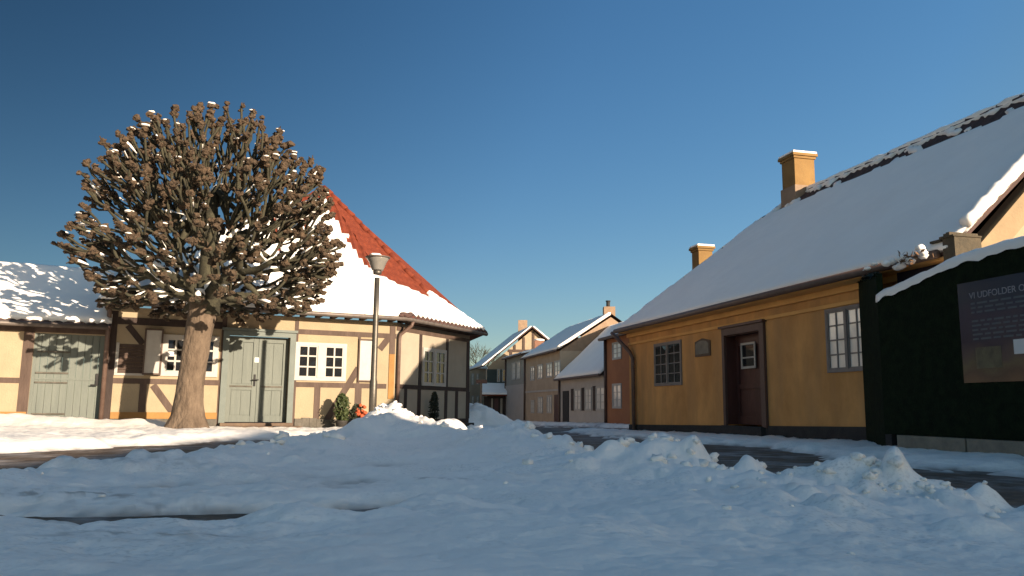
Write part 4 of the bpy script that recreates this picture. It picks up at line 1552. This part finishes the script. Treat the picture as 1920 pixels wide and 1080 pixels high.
# ================================================================== POLLARDED TREE
def pollard():
    Y = 15.5
    base = at(352, 812, Y)
    base.z = 0.02
    crot = at(388, 566, Y)
    T = thing('pollarded_tree', 'big bare pollarded tree with knobbly snow-tipped branches', 'tree', (base.x, base.y, 0))
    rnd = random.Random(11)
    # trunk
    n = 26
    ns = 28
    ctrl = [(349, 816, .46), (349, 800, .375), (351, 780, .30), (354, 750, .265), (360, 700, .245), (369, 640, .245), (377, 600, .262), (382, 575, .27), (386, 556, .25)]
    zs = np.array([at(x, y, Y).z for x, y, r in ctrl]); xs = np.array([at(x, y, Y).x for x, y, r in ctrl]); rs = np.array([r for _, _, r in ctrl])
    vs, fs = [], []
    n = 60
    zz = np.linspace(zs[0], zs[-1], n)
    for i, z in enumerate(zz):
        x = float(np.interp(z, zs, xs)); r = float(np.interp(z, zs, rs))
        for k in range(ns):
            th = 2 * math.pi * k / ns
            lob = max(0, 1 - (z - zs[0]) / .5)
            rr = r * (1 + .16 * lob * math.sin(th * 5 + 1) + .06 * noise.noise(Vector((math.cos(th) * 2, math.sin(th) * 2, z * 1.6))) + .035 * noise.noise(Vector((math.cos(th) * 7, math.sin(th) * 7, z * 5))))
            vs.append(Vector((x + rr * math.cos(th), Y + rr * math.sin(th), z)))
    for i in range(n - 1):
        for k in range(ns):
            fs.append((i * ns + k, i * ns + (k + 1) % ns, (i + 1) * ns + (k + 1) % ns, (i + 1) * ns + k))
    fs.append(tuple((n - 1) * ns + k for k in range(ns)))
    b = MB(); b.add(vs, fs); b.build('trunk', M['bark'], T, True)
    # crown tips
    RE = ([-12, 4, 18, 35, 51, 65, 77, 90], [1.7, 2.1, 2.66, 2.88, 3.22, 3.5, 3.78, 3.88])
    C = Vector((crot.x, Y, crot.z))

    def env(phi):
        return float(np.interp(math.degrees(phi), *RE))
    tips = []
    tries = 0
    while len(tips) < 780 and tries < 90000:
        tries += 1
        sp = rnd.uniform(math.sin(R(-6)), 1)
        phi = math.asin(sp)
        th = rnd.uniform(0, 2 * math.pi)
        d = Vector((math.cos(phi) * math.cos(th), math.cos(phi) * math.sin(th), sp))
        if d.y < -.2 and phi < R(40) and rnd.random() < .78:
            continue
        f = rnd.choice((1, 1, 1, 1, .96, .9, .76))
        if noise.noise(d * 4.2 + Vector((9, 4, 2))) < -.20:
            continue
        p = d * env(phi) * f * rnd.uniform(.95, 1.03) * (1 + .05 * noise.noise(d * 3.1))
        if p.x < 0:
            p *= 1 + .02 * math.exp(-((math.degrees(phi) - 18) / 14) ** 2)
        if all((p - q).length > .20 for q in tips):
            tips.append(p)
    print('tips', len(tips))
    # hierarchy by farthest-point seeds on direction
    dirs = np.array([list(p.normalized()) for p in tips])
    pos = np.array([list(p) for p in tips])

    def seeds(pts, k):
        idx = [int(np.argmax(pts[:, 2]))]
        dd = np.linalg.norm(pts - pts[idx[0]], axis=1)
        while len(idx) < k:
            j = int(np.argmax(dd)); idx.append(j)
            dd = np.minimum(dd, np.linalg.norm(pts - pts[j], axis=1))
        cen = pts[idx].copy()
        for _ in range(4):
            lab = np.argmin(np.linalg.norm(pts[:, None] - cen[None], axis=2), axis=1)
            for c in range(k):
                if (lab == c).any():
                    cen[c] = pts[lab == c].mean(0)
        return cen, lab
    c3, l3 = seeds(pos, 230)
    c2, l2 = seeds(c3, 62)
    c1, l1 = seeds(c2 / np.linalg.norm(c2, axis=1)[:, None], 15)
    br = MB()
    snow = MB()

    def limb(p, q, r0, r1, bend, sides, seg=5, snowy=.0):
        pts = []
        L = (q - p).length
        off = Vector((rnd.gauss(0, .05), rnd.gauss(0, .05), 0)) * L
        for i in range(seg + 1):
            t_ = i / seg
            x = p.lerp(q, t_) + (Vector((0, 0, bend * L)) + off) * (4 * t_ * (1 - t_)) + Vector((rnd.gauss(0, .012), rnd.gauss(0, .012), rnd.gauss(0, .012))) * (0 < i < seg)
            pts.append(x)
        rad = [r0 + (r1 - r0) * i / seg for i in range(seg + 1)]
        br.tube(pts, rad, sides)
        if snowy and rnd.random() < snowy and abs((q - p).normalized().z) < .75:
            i0 = rnd.randint(0, seg - 2)
            sub = pts[i0:i0 + rnd.randint(2, 3) + 1]
            rr = rad[i0]
            snow.tube([s + Vector((0, 0, rr * .8)) for s in sub], [rr * .5] + [rr * .85] * (len(sub) - 2) + [rr * .4], 6)
        return pts
    n1, n2, n3 = {}, {}, {}
    top = C + Vector((.05, 0, 1.75))
    br.tube([C - Vector((0, 0, .25)), C + Vector((.02, 0, .5)), C + Vector((-.04, .03, 1.1)), top], [.26, .21, .16, .10], 10)
    for i, c in enumerate(c1):
        d = Vector(c).normalized()
        e = max(0, d.z)
        o = C + Vector((0, 0, 1.55 * e * e))
        L = env(math.asin(max(-1, min(1, d.z)))) - 1.2 * e * e
        q = o + d * L * .30 + Vector((0, 0, -.02))
        limb(o, q, .135, .09, -.04, 8, 4, .6)
        n1[i] = q
    for i, c in enumerate(c2):
        q = C + Vector(c) * .60 + Vector((rnd.gauss(0, .05), rnd.gauss(0, .05), rnd.gauss(0, .05)))
        limb(n1[int(l1[i])], q, .068, .042, -.06, 7, 5, .6)
        n2[i] = q
    for i, c in enumerate(c3):
        q = C + Vector(c) * .82 + Vector((rnd.gauss(0, .04), rnd.gauss(0, .04), rnd.gauss(0, .04)))
        limb(n2[int(l2[i])], q, .034, .024, -.06, 6, 4, .35)
        n3[i] = q
    kn = MB()
    for i, p in enumerate(tips):
        q = C + p
        s_ = n3[int(l3[i])]
        limb(s_, q, .019, .026, -.09, 5, 4, .0)
        d = (q - s_).normalized()
        r = rnd.uniform(.043, .076)
        if p.length < env(math.asin(p.normalized().z)) * .8:
            r *= .85
        for j in range(3):
            c = q + d * (j - 1.4) * r * .95 + Vector((rnd.gauss(0, .38), rnd.gauss(0, .38), rnd.gauss(0, .30))) * r
            kn.blob(c, (r * rnd.uniform(.8, 1.1), r * rnd.uniform(.8, 1.1), r * rnd.uniform(.65, .9)), .7, 2.2, 2, rnd.uniform(0, 90))
        for j in range(rnd.randint(0, 2)):
            t_ = (d * .9 + Vector((rnd.gauss(0, .6), rnd.gauss(0, .6), rnd.gauss(.1, .6)))).normalized()
            kn.tube([q + t_ * r * .5, q + t_ * (r + rnd.uniform(.02, .06))], [.018, .010], 4)
        u_ = rnd.random()
        if u_ < .26:
            rr = r * rnd.uniform(.7, 1.2)
            snow.blob(q + Vector((rnd.gauss(0, .02), rnd.gauss(0, .02), r * .82)), (rr, rr, rr * .28), .45, 2.2, 2, rnd.uniform(0, 90))
        elif u_ < .46 and abs(d.z) < .8:
            L = (q - s_).length
            snow.tube([q + Vector((0, 0, r * .72)), q - d * min(.14, L * .3) + Vector((0, 0, r * .7)), q - d * min(.30, L * .7) + Vector((0, 0, .035))], [r * .30, r * .42, r * .16], 6)
    # burrs where limbs were cut before
    for i in list(n3) + list(n2):
        q = n3[i] if i in n3 and rnd.random() < .7 else n2.get(i, n3.get(i))
        r = rnd.uniform(.05, .085)
        kn.blob(q, (r, r, r), .7, 2.4, 2, rnd.uniform(0, 90))
    br.build('branches', M['branch'], T, True)
    kn.build('branch_knobs', M['knob'], T)['kind'] = 'stuff'
    snow.build('snow', M['roofsnow'], T, True)['kind'] = 'stuff'


pollard()


# ================================================================== SHRUBS
def shrub(name, label, F, px, pyb, d, h, w, leafm, seed, flowers=None, n=900, pot=True, cat='shrub'):
    rnd = random.Random(seed)
    s, z = F.px(px, pyb, d)
    c = F.pt(s, 0, d)
    zg = g0(c.y) + .02
    T = thing(name, label, cat, (c.x, c.y, zg))
    z0 = zg
    if pot:
        b = MB(); b.lathe((c.x, c.y, zg), [(.10, .0), (.14, .22), (.15, .24), (.13, .25)], 16); b.build('pot', M['pot'], T, True)
        z0 = zg + .24
    b = MB()
    for i in range(7):
        a = rnd.uniform(0, 6.28)
        e = Vector((math.cos(a) * w * .6, math.sin(a) * w * .6, h * rnd.uniform(.5, .95)))
        b.tube([(c.x, c.y, z0 - .03), (c.x + e.x * .4, c.y + e.y * .4, z0 + e.z * .5), (c.x + e.x, c.y + e.y, z0 + e.z)], [.012, .009, .005], 5)
    b.build('stems', M['branch'], T)
    b = MB(); fl = MB()
    for i in range(n):
        t_ = rnd.random() ** .8
        ww = w * (math.sin(math.pi * min(1, .18 + t_ * .8)) ** .7)
        a = rnd.uniform(0, 6.28); rr = ww * math.sqrt(rnd.random())
        rr *= .75 + .5 * noise.noise(Vector((math.cos(a) * 2, math.sin(a) * 2, t_ * 4 + seed)))
        q = Vector((c.x + rr * math.cos(a), c.y + rr * math.sin(a), z0 + t_ * h))
        d1 = Vector((rnd.gauss(0, 1), rnd.gauss(0, 1), rnd.gauss(.2, .7))).normalized() * rnd.uniform(.03, .06)
        d2 = d1.orthogonal().normalized() * .022
        tgt = b
        if flowers and rnd.random() < flowers:
            tgt = fl
        tgt.add([q - d1, q + d2, q + d1, q - d2], [(0, 1, 2, 3)])
    b.build('leaves', M[leafm], T)
    if flowers:
        fl.build('flowers', M['orange'], T)


shrub('potted_shrub', 'green and brown potted evergreen standing by the cream wall', FL, 640, 795, .55, .62, .24, 'leaf', 3)
shrub('flowering_shrub', 'dark potted shrub with bright orange flowers by the lamp post', FL, 667, 790, .50, .38, .20, 'leafdk', 5, .0, 500)
b = MB(); rnd = random.Random(4)
shrub('dark_shrub', 'narrow dark shrub standing under the shaded corner window', FC, 813, 795, .3, .75, .17, 'leafdk', 8, None, 600)
# orange blooms
T_ = [o for o in COL.objects if o.name == 'flowering_shrub'][0]
c = ORG[T_]
b = MB()
for i in range(26):
    b.blob(c + Vector((.13 + rnd.gauss(0, .07), -.05 + rnd.gauss(0, .06), .42 + rnd.gauss(0, .10))), (.045, .045, .04), .6, 3, 2, i)
b.build('flowers', M['orange'], T_, True)


# bare trees far behind
def bare_tree(px, py, Y, hpx, seed, label):
    rnd = random.Random(seed)
    p = at(px, 770, Y)
    p.z = g0(Y)
    zt = at(px, py, Y).z
    H = zt - p.z
    T = thing('bare_tree', label, 'tree', p)
    b = MB(); b.tube([p, p + Vector((.1, 0, H * .4))], [.22, .15], 8); b.build('trunk', M['branch'], T)
    b = MB()

    def grow(q, d, L, r, k):
        e = q + d * L
        b.tube([q, q.lerp(e, .5) + Vector((rnd.gauss(0, .05), rnd.gauss(0, .05), 0)) * L, e], [r, r * .8, r * .6], 4)
        if k:
            for _ in range(rnd.choice((3, 3, 4))):
                dd = (d + Vector((rnd.gauss(0, .55), rnd.gauss(0, .55), rnd.gauss(.15, .4)))).normalized()
                grow(e, dd, L * rnd.uniform(.62, .82), r * .62, k - 1)
    q = p + Vector((.1, 0, H * .35))
    for _ in range(4):
        grow(q, Vector((rnd.gauss(0, .5), rnd.gauss(0, .5), 1)).normalized(), H * .2, .09, 4)
    b.build('branches', M['branch'], T)


bare_tree(893, 634, 88, 60, 2, 'distant bare tree rising between the half-timbered house and gabled house')


# ================================================================== GROUND AND SNOW
b = MB()
ys = [-300, 0, 13, 20, 30, 40, 50, 63, 100, 400]
for i in range(len(ys) - 1):
    for x0, x1 in ((-400, -60), (-60, 60), (60, 400)):
        b.add([(x0, ys[i], g0(ys[i])), (x1, ys[i], g0(ys[i])), (x1, ys[i + 1], g0(ys[i + 1])), (x0, ys[i + 1], g0(ys[i + 1]))], [(0, 1, 2, 3)])
o = b.build('road', M['road'])
o['kind'] = 'structure'

# --- numpy value noise
_P = rng.random((256, 256))


def vnoise(x, y):
    xi, yi = np.floor(x).astype(int), np.floor(y).astype(int)
    fx, fy = x - xi, y - yi
    fx = fx * fx * fx * (fx * (fx * 6 - 15) + 10); fy = fy * fy * fy * (fy * (fy * 6 - 15) + 10)
    a = _P[xi & 255, yi & 255]; b_ = _P[(xi + 1) & 255, yi & 255]; c_ = _P[xi & 255, (yi + 1) & 255]; d_ = _P[(xi + 1) & 255, (yi + 1) & 255]
    return (a * (1 - fx) + b_ * fx) * (1 - fy) + (c_ * (1 - fx) + d_ * fx) * fy - .5


def fbm(x, y, o=4):
    s = 0; a = 1.0; f = 1.0
    for i in range(o):
        s = s + a * vnoise(x * f + 17.3 * i, y * f + 5.1 * i)
        a *= .5; f *= 2.03
    return s


def sstep(a, b_, x):
    t_ = np.clip((x - a) / (b_ - a), 0, 1)
    return t_ * t_ * (3 - 2 * t_)


CP = []


def cp(px, py, Y):
    q = at(px, py, Y)
    CP.append((q.x, q.y, q.z))


for a_ in ((0, 1085, 1.45), (480, 1085, 1.45), (960, 1080, 1.5), (1440, 1080, 1.5), (1920, 1080, 1.5)):
    cp(*a_)
for x in (-2, -1, 0, 1, 2):
    CP.append((x, .4, .26)); CP.append((x * 1.3, -.6, .26))
for a_ in ((-150, 962, 3.0), (0, 968, 3.0), (130, 977, 3.0), (300, 965, 3.0), (420, 974, 3.0), (520, 944, 3.1), (600, 958, 3.2), (700, 936, 3.4), (790, 918, 3.8)):
    cp(*a_)
for x_, y_ in ((-4.4, 3.7), (-3.6, 3.72), (-2.9, 3.68), (-2.3, 3.62), (-1.75, 3.66), (-1.3, 3.86), (-.95, 4.08), (-.62, 4.3)):
    CP.append((x_, y_, -.03 if x_ in (-2.9, -.62) else -.065)); CP.append((x_, y_ + .34, .05)); CP.append((x_, y_ + .75, .085))
CP.append((-.35, 4.6, .06))
CREST = [(-330, 895, 4.9), (-160, 888, 5.1), (0, 882, 5.3), (130, 868, 5.9), (280, 857, 6.5), (430, 838, 7.9), (560, 822, 9.4), (615, 811, 10.4), (660, 793, 11.3), (700, 779, 12.0), (733, 767, 12.6), (765, 775, 12.6), (800, 795, 12.2), (850, 799, 11.5), (905, 811, 10.8), (950, 816, 10), (985, 807, 9.2), (1040, 825, 8.6), (1080, 836, 8.0), (1130, 866, 7.0), (1180, 868, 6.7), (1230, 850, 6.3), (1270, 838, 6.1), (1310, 852, 5.9), (1345, 878, 5.6), (1385, 872, 5.4), (1405, 861, 5.3), (1435, 874, 5.2), (1480, 888, 5.0), (1530, 882, 4.9), (1580, 872, 4.8), (1620, 890, 4.7), (1642, 910, 4.65), (1662, 886, 4.6), (1677, 868, 4.6), (1700, 885, 4.55), (1740, 912, 4.4), (1830, 935, 4.3), (1920, 945, 4.2), (2080, 955, 4.1)]
for a_ in CREST:
    cp(*a_)
# land behind the crest drops below the road
cr = [at(*a_) for a_ in CREST]
for i in range(0, len(cr)):
    t_ = (cr[min(i + 1, len(cr) - 1)] - cr[max(i - 1, 0)]); t_.z = 0
    nn = Vector((-t_.y, t_.x, 0)).normalized()
    if nn.dot(cr[i]) < 0 and i > 4: nn = -nn
    if i <= 4: nn = Vector((-.8, .6, 0))
    vd = Vector((cr[i].x, cr[i].y, 0)).normalized()
    nn = (nn + vd * .8).normalized()
    if i % 2 == 0:
        k_ = .75 if cr[i].z < .3 else 1.2
        q = cr[i] + nn * k_
        CP.append((q.x, q.y, -.10))
        q = cr[i] + nn * (k_ + 1.6)
        CP.append((q.x, q.y, -.35))
for a_ in ((100, 915, 4.75), (300, 905, 5.2), (480, 895, 5.6), (700, 868, 7.2), (620, 905, 5.3), (800, 845, 8.6), (960, 868, 6.2), (1100, 900, 5.2), (960, 945, 3.6), (860, 900, 5.2), (1200, 950, 3.2), (1500, 955, 3.0), (1750, 985, 2.8), (1900, 1000, 2.6), (1350, 920, 4.3), (300, 1020, 2.3), (700, 1010, 2.3), (1100, 1010, 2.3), (1500, 1020, 2.2), (720, 820, 10.5), (760, 830, 9.5)):
    cp(*a_)
CPa = np.array(CP)


def tps_fit(P):
    n = len(P)
    d2 = ((P[:, None, :2] - P[None, :, :2]) ** 2).sum(2)
    K = np.where(d2 > 0, .5 * d2 * np.log(np.maximum(d2, 1e-12)), 0) + np.eye(n) * 2e-3
    Q = np.c_[np.ones(n), P[:, :2]]
    A = np.zeros((n + 3, n + 3)); A[:n, :n] = K; A[:n, n:] = Q; A[n:, :n] = Q.T
    return np.linalg.solve(A, np.r_[P[:, 2], 0, 0, 0])


WT = tps_fit(CPa)


def tps(x, y):
    out = WT[-3] + WT[-2] * x + WT[-1] * y
    for i in range(len(CPa)):
        d2 = (x - CPa[i, 0]) ** 2 + (y - CPa[i, 1]) ** 2
        out = out + WT[i] * .5 * d2 * np.log(np.maximum(d2, 1e-12))
    return out


BUMPS = []
for px_, py_, Y_, w_, h_ in ((1677, 868, 4.6, .07, .10), (1692, 880, 4.55, .10, .03), (1405, 862, 5.3, .09, .05), (1270, 845, 6.1, .30, .03), (1580, 878, 4.8, .22, .04), (1510, 886, 4.95, .12, .05), (985, 812, 9.2, .13, .05), (1000, 815, 9.0, .2, .02), (730, 775, 12.6, .26, .06), (745, 775, 12.4, .14, .05), (700, 785, 12.1, .2, .07), (1060, 832, 8.3, .2, .06), (1235, 850, 6.3, .15, .05), (1320, 858, 5.8, .14, .05), (905, 812, 10.8, .2, .06), (850, 800, 11.5, .22, .07), (810, 797, 12, .15, .06)):
    q_ = at(px_, py_, Y_)
    BUMPS.append((q_.x, q_.y, w_, h_))
r_b = random.Random(3)
for i_ in range(150):
    k_ = r_b.randrange(2, len(CREST) - 1)
    q_ = at(*CREST[k_]).lerp(at(*CREST[k_ + 1]), r_b.random())
    BUMPS.append((q_.x + r_b.gauss(0, .5), q_.y + r_b.gauss(-.2, .5), r_b.uniform(.05, .13), r_b.uniform(.02, .055)))


CRX = []
for i_ in range(len(CREST) - 1):
    for k_ in range(5):
        q_ = at(*CREST[i_]).lerp(at(*CREST[i_ + 1]), k_ / 5)
        CRX.append((q_.x, q_.y))


def snow_field(x, y):
    g = -.014 * np.clip(y - 13, 0, 50)
    wob = fbm(x * 1.1 + 3, y * 1.1, 4)
    fine = fbm(x * 4.2 + 9, y * 4.2 + 2, 4)
    clod = np.abs(fbm(x * 2.6 + 30, y * 2.6 + 12, 4))
    # 1 the ploughed bank round the camera
    t1 = tps(x, y)
    t1 = t1 - .03 + .045 * np.exp(-((y - 6.3) / 1.7) ** 2 - ((x + 1.2) / 2.2) ** 2)
    for bx, by, bw, bh in BUMPS:
        t1 = t1 + bh * np.exp(-(((x - bx) ** 2 + (y - by) ** 2) / bw ** 2) ** 1.4)
    rough = .45 + .55 * sstep(1.2, 3.5, np.hypot(x, y))
    cr_ = np.full_like(x, 9.0)
    for q_ in CRX:
        cr_ = np.minimum(cr_, np.hypot(x - q_[0], y - q_[1]))
    cw = .75 + .7 * np.exp(-(cr_ / .55) ** 2)
    big = fbm(x * .75 + 40, y * .75 + 7, 2)
    t1 = t1 + .055 * wob * rough + .05 * big * rough + (.026 * fine + .06 * (clod - .10) + .02 * np.abs(fbm(x * 9 + 4, y * 9 + 8, 3))) * rough * cw
    t1 = np.where((x < -7) | (x > 8.5) | (y > 15.5), -1, t1)
    # 2 snow before the left houses
    xb = np.interp(y, [4, 8.4, 9.9, 12.3, 14.2, 15.5, 18, 21], [-7.8, -5.5, -4.8, -4.0, -3.3, -2.2, -1.0, .2])
    di = xb - x
    dF = (x - FL.O.x) * FL.n.x + (y - FL.O.y) * FL.n.y
    dC = (x - FC.O.x) * FC.n.x + (y - FC.O.y) * FC.n.y
    inside = (np.maximum(dF, dC) > -.05)
    t2 = .11 * sstep(-.05, .55, di + .55 * wob) - .012
    sx = (x - FL.O.x) * FL.u.x + (y - FL.O.y) * FL.u.y
    mound = np.exp(-((sx + 4.6) / 2.0) ** 2 - ((dF - 1.3) / .9) ** 2) * .22 + np.exp(-((sx + 7.5) / 1.6) ** 2 - ((dF - 1.2) / .8) ** 2) * .18 + np.exp(-((sx + 2.2) / .7) ** 2 - ((dF - 1.2) / .6) ** 2) * .10
    t2 = t2 + sstep(0, .6, di) * (mound + .045 * wob + .03 * fine + .05 * clod)
    nearF = np.exp(-((dF - .35) / .35) ** 2) * sstep(-2.6, -1.6, sx) * sstep(3.5, 2.6, sx)
    t2 = t2 - .10 * nearF
    t2 = np.where(inside & (di > -.4), t2 + g, -9)
    # 3 strip along the yellow house and hoarding
    dY = (x - FY.O.x) * FY.n.x + (y - FY.O.y) * FY.n.y
    sY = (x - FY.O.x) * FY.u.x + (y - FY.O.y) * FY.u.y
    wd = np.interp(sY, [-14, -8, -5, 0, 4, 8, 9.5], [2.5, 2.4, 2.3, 2.3, 1.6, 1.2, .1])
    t3 = .085 * sstep(-.05, .5, wd - dY + 1.3 * wob) - .015 + (.03 * wob + .05 * clod + .02 * fine) * sstep(0, .5, wd - dY)
    t3 = np.where((dY > -.02) & (dY < wd + .8) & (sY > -16) & (sY < 10), t3 + g, -9)
    # 4 banks further up the street
    t4 = -9 + 0 * x
    for cx, cy, rx, ry, h in ((-1.55, 27.5, 1.7, 3.6, .78), (-1.6, 24.6, .9, 1.6, .45), (-1.0, 33, 1.4, 4.0, .5)):
        e = 1 - ((x - cx) / rx) ** 2 - ((y - cy) / ry) ** 2
        t4 = np.maximum(t4, np.where(e > -.3, g + h * e * (1 + .5 * wob) + .06 * fine + .10 * clod, -9))
    dB = (x - FB.O.x) * FB.n.x + (y - FB.O.y) * FB.n.y
    t5 = np.where((dB > -.1) & (dB < 4) & (y > 33), g + .16 * sstep(-.1, .8, 1.6 - dB + 1.5 * wob) - .02 + .08 * clod, -9)
    t6 = np.where((y > 58) & (dB < 9), g + .12 + .05 * wob, -9)
    z = np.maximum.reduce([t1, t2, t3, t4, t5, t6])
    return z, z - g, t1


az = np.radians(np.linspace(-66, 66, 1050))
rad = np.exp(np.linspace(math.log(.35), math.log(75), 520))
AZ, RA = np.meshgrid(az, rad)
GX, GY = RA * np.sin(AZ), RA * np.cos(AZ)
GZ, TH, _ = snow_field(GX, GY)
nr, nc = GX.shape
keepv = TH > -.03
idx = np.arange(nr * nc).reshape(nr, nc)
q4 = np.stack([idx[:-1, :-1], idx[:-1, 1:], idx[1:, 1:], idx[1:, :-1]], -1).reshape(-1, 4)
kf = keepv.ravel()[q4].any(1)
q4 = q4[kf]
used = np.unique(q4)
remap = -np.ones(nr * nc, int); remap[used] = np.arange(len(used))
me = bpy.data.meshes.new('snow')
co = np.stack([GX.ravel()[used], GY.ravel()[used], np.maximum(GZ, GZ - TH - .08).ravel()[used]], -1)
me.vertices.add(len(used)); me.vertices.foreach_set('co', co.ravel())
me.loops.add(len(q4) * 4); me.loops.foreach_set('vertex_index', remap[q4][:, ::-1].ravel())
me.polygons.add(len(q4)); me.polygons.foreach_set('loop_start', np.arange(len(q4)) * 4)
me.polygons.foreach_set('use_smooth', np.ones(len(q4), bool))
at2 = me.attributes.new('grit', 'FLOAT', 'POINT')
gr = np.clip(1 - TH.ravel()[used] / .05, 0, 1) ** 1.2 * (.55 + .9 * fbm(co[:, 0] * 6, co[:, 1] * 6, 3))
for px_, py_, Y_, rx_, ry_, k_ in ((285, 1035, 2.45, .30, .16, .55), (140, 935, 4.35, .55, .16, .55), (420, 955, 4.1, .7, .10, .5), (60, 1010, 2.7, .18, .10, .45), (830, 905, 5.3, .5, .15, .35), (1500, 930, 4.3, .5, .2, .25), (250, 880, 5.9, .6, .25, .3)):
    q_ = at(px_, py_, Y_)
    m_ = np.exp(-((co[:, 0] - q_.x) / rx_) ** 2 - ((co[:, 1] - q_.y) / ry_) ** 2)
    gr = np.maximum(gr, m_ * k_ * np.clip(.25 + 3.2 * fbm(co[:, 0] * 16 + 3, co[:, 1] * 16 + 8, 4), 0, 1.4))
at2.data.foreach_set('value', np.clip(gr, 0, .9).astype(np.float32))
me.update(); me.validate()
me.materials.append(M['ground_snow'])
o = bpy.data.objects.new('snow', me)
COL.objects.link(o)
o['kind'] = 'structure'
print('snow verts', len(used))

# broken chunks thrown up by the plough, resting on the bank
r_c = random.Random(21)
b = MB()
pts_ = []
for i_ in range(260):
    if r_c.random() < .9:
        k_ = r_c.randrange(1, len(CREST) - 1)
        q_ = at(*CREST[k_]).lerp(at(*CREST[k_ + 1]), r_c.random())
        pts_.append((q_.x + r_c.gauss(0, .22), q_.y + r_c.gauss(-.12, .22)))
    else:
        pts_.append((r_c.uniform(-3.2, 3.2), r_c.uniform(2.2, 7.5)))
arr = np.array(pts_)
hz_, th_, _ = snow_field(arr[:, 0], arr[:, 1])
for (x_, y_), z_, t_ in zip(pts_, hz_, th_):
    if t_ < .01:
        continue
    k_ = min(1.6, max(.5, y_ / 6))
    r_ = r_c.choice((.014, .018, .022, .03, .042)) * k_
    b.blob((x_, y_, z_ + r_ * .10), (r_ * r_c.uniform(.8, 1.3), r_ * r_c.uniform(.8, 1.3), r_ * r_c.uniform(.6, 1)), .75, 1.9, 2, r_c.uniform(0, 99))
o = b.build('snow_clumps', M['ground_snow'], None, True)
o['kind'] = 'stuff'
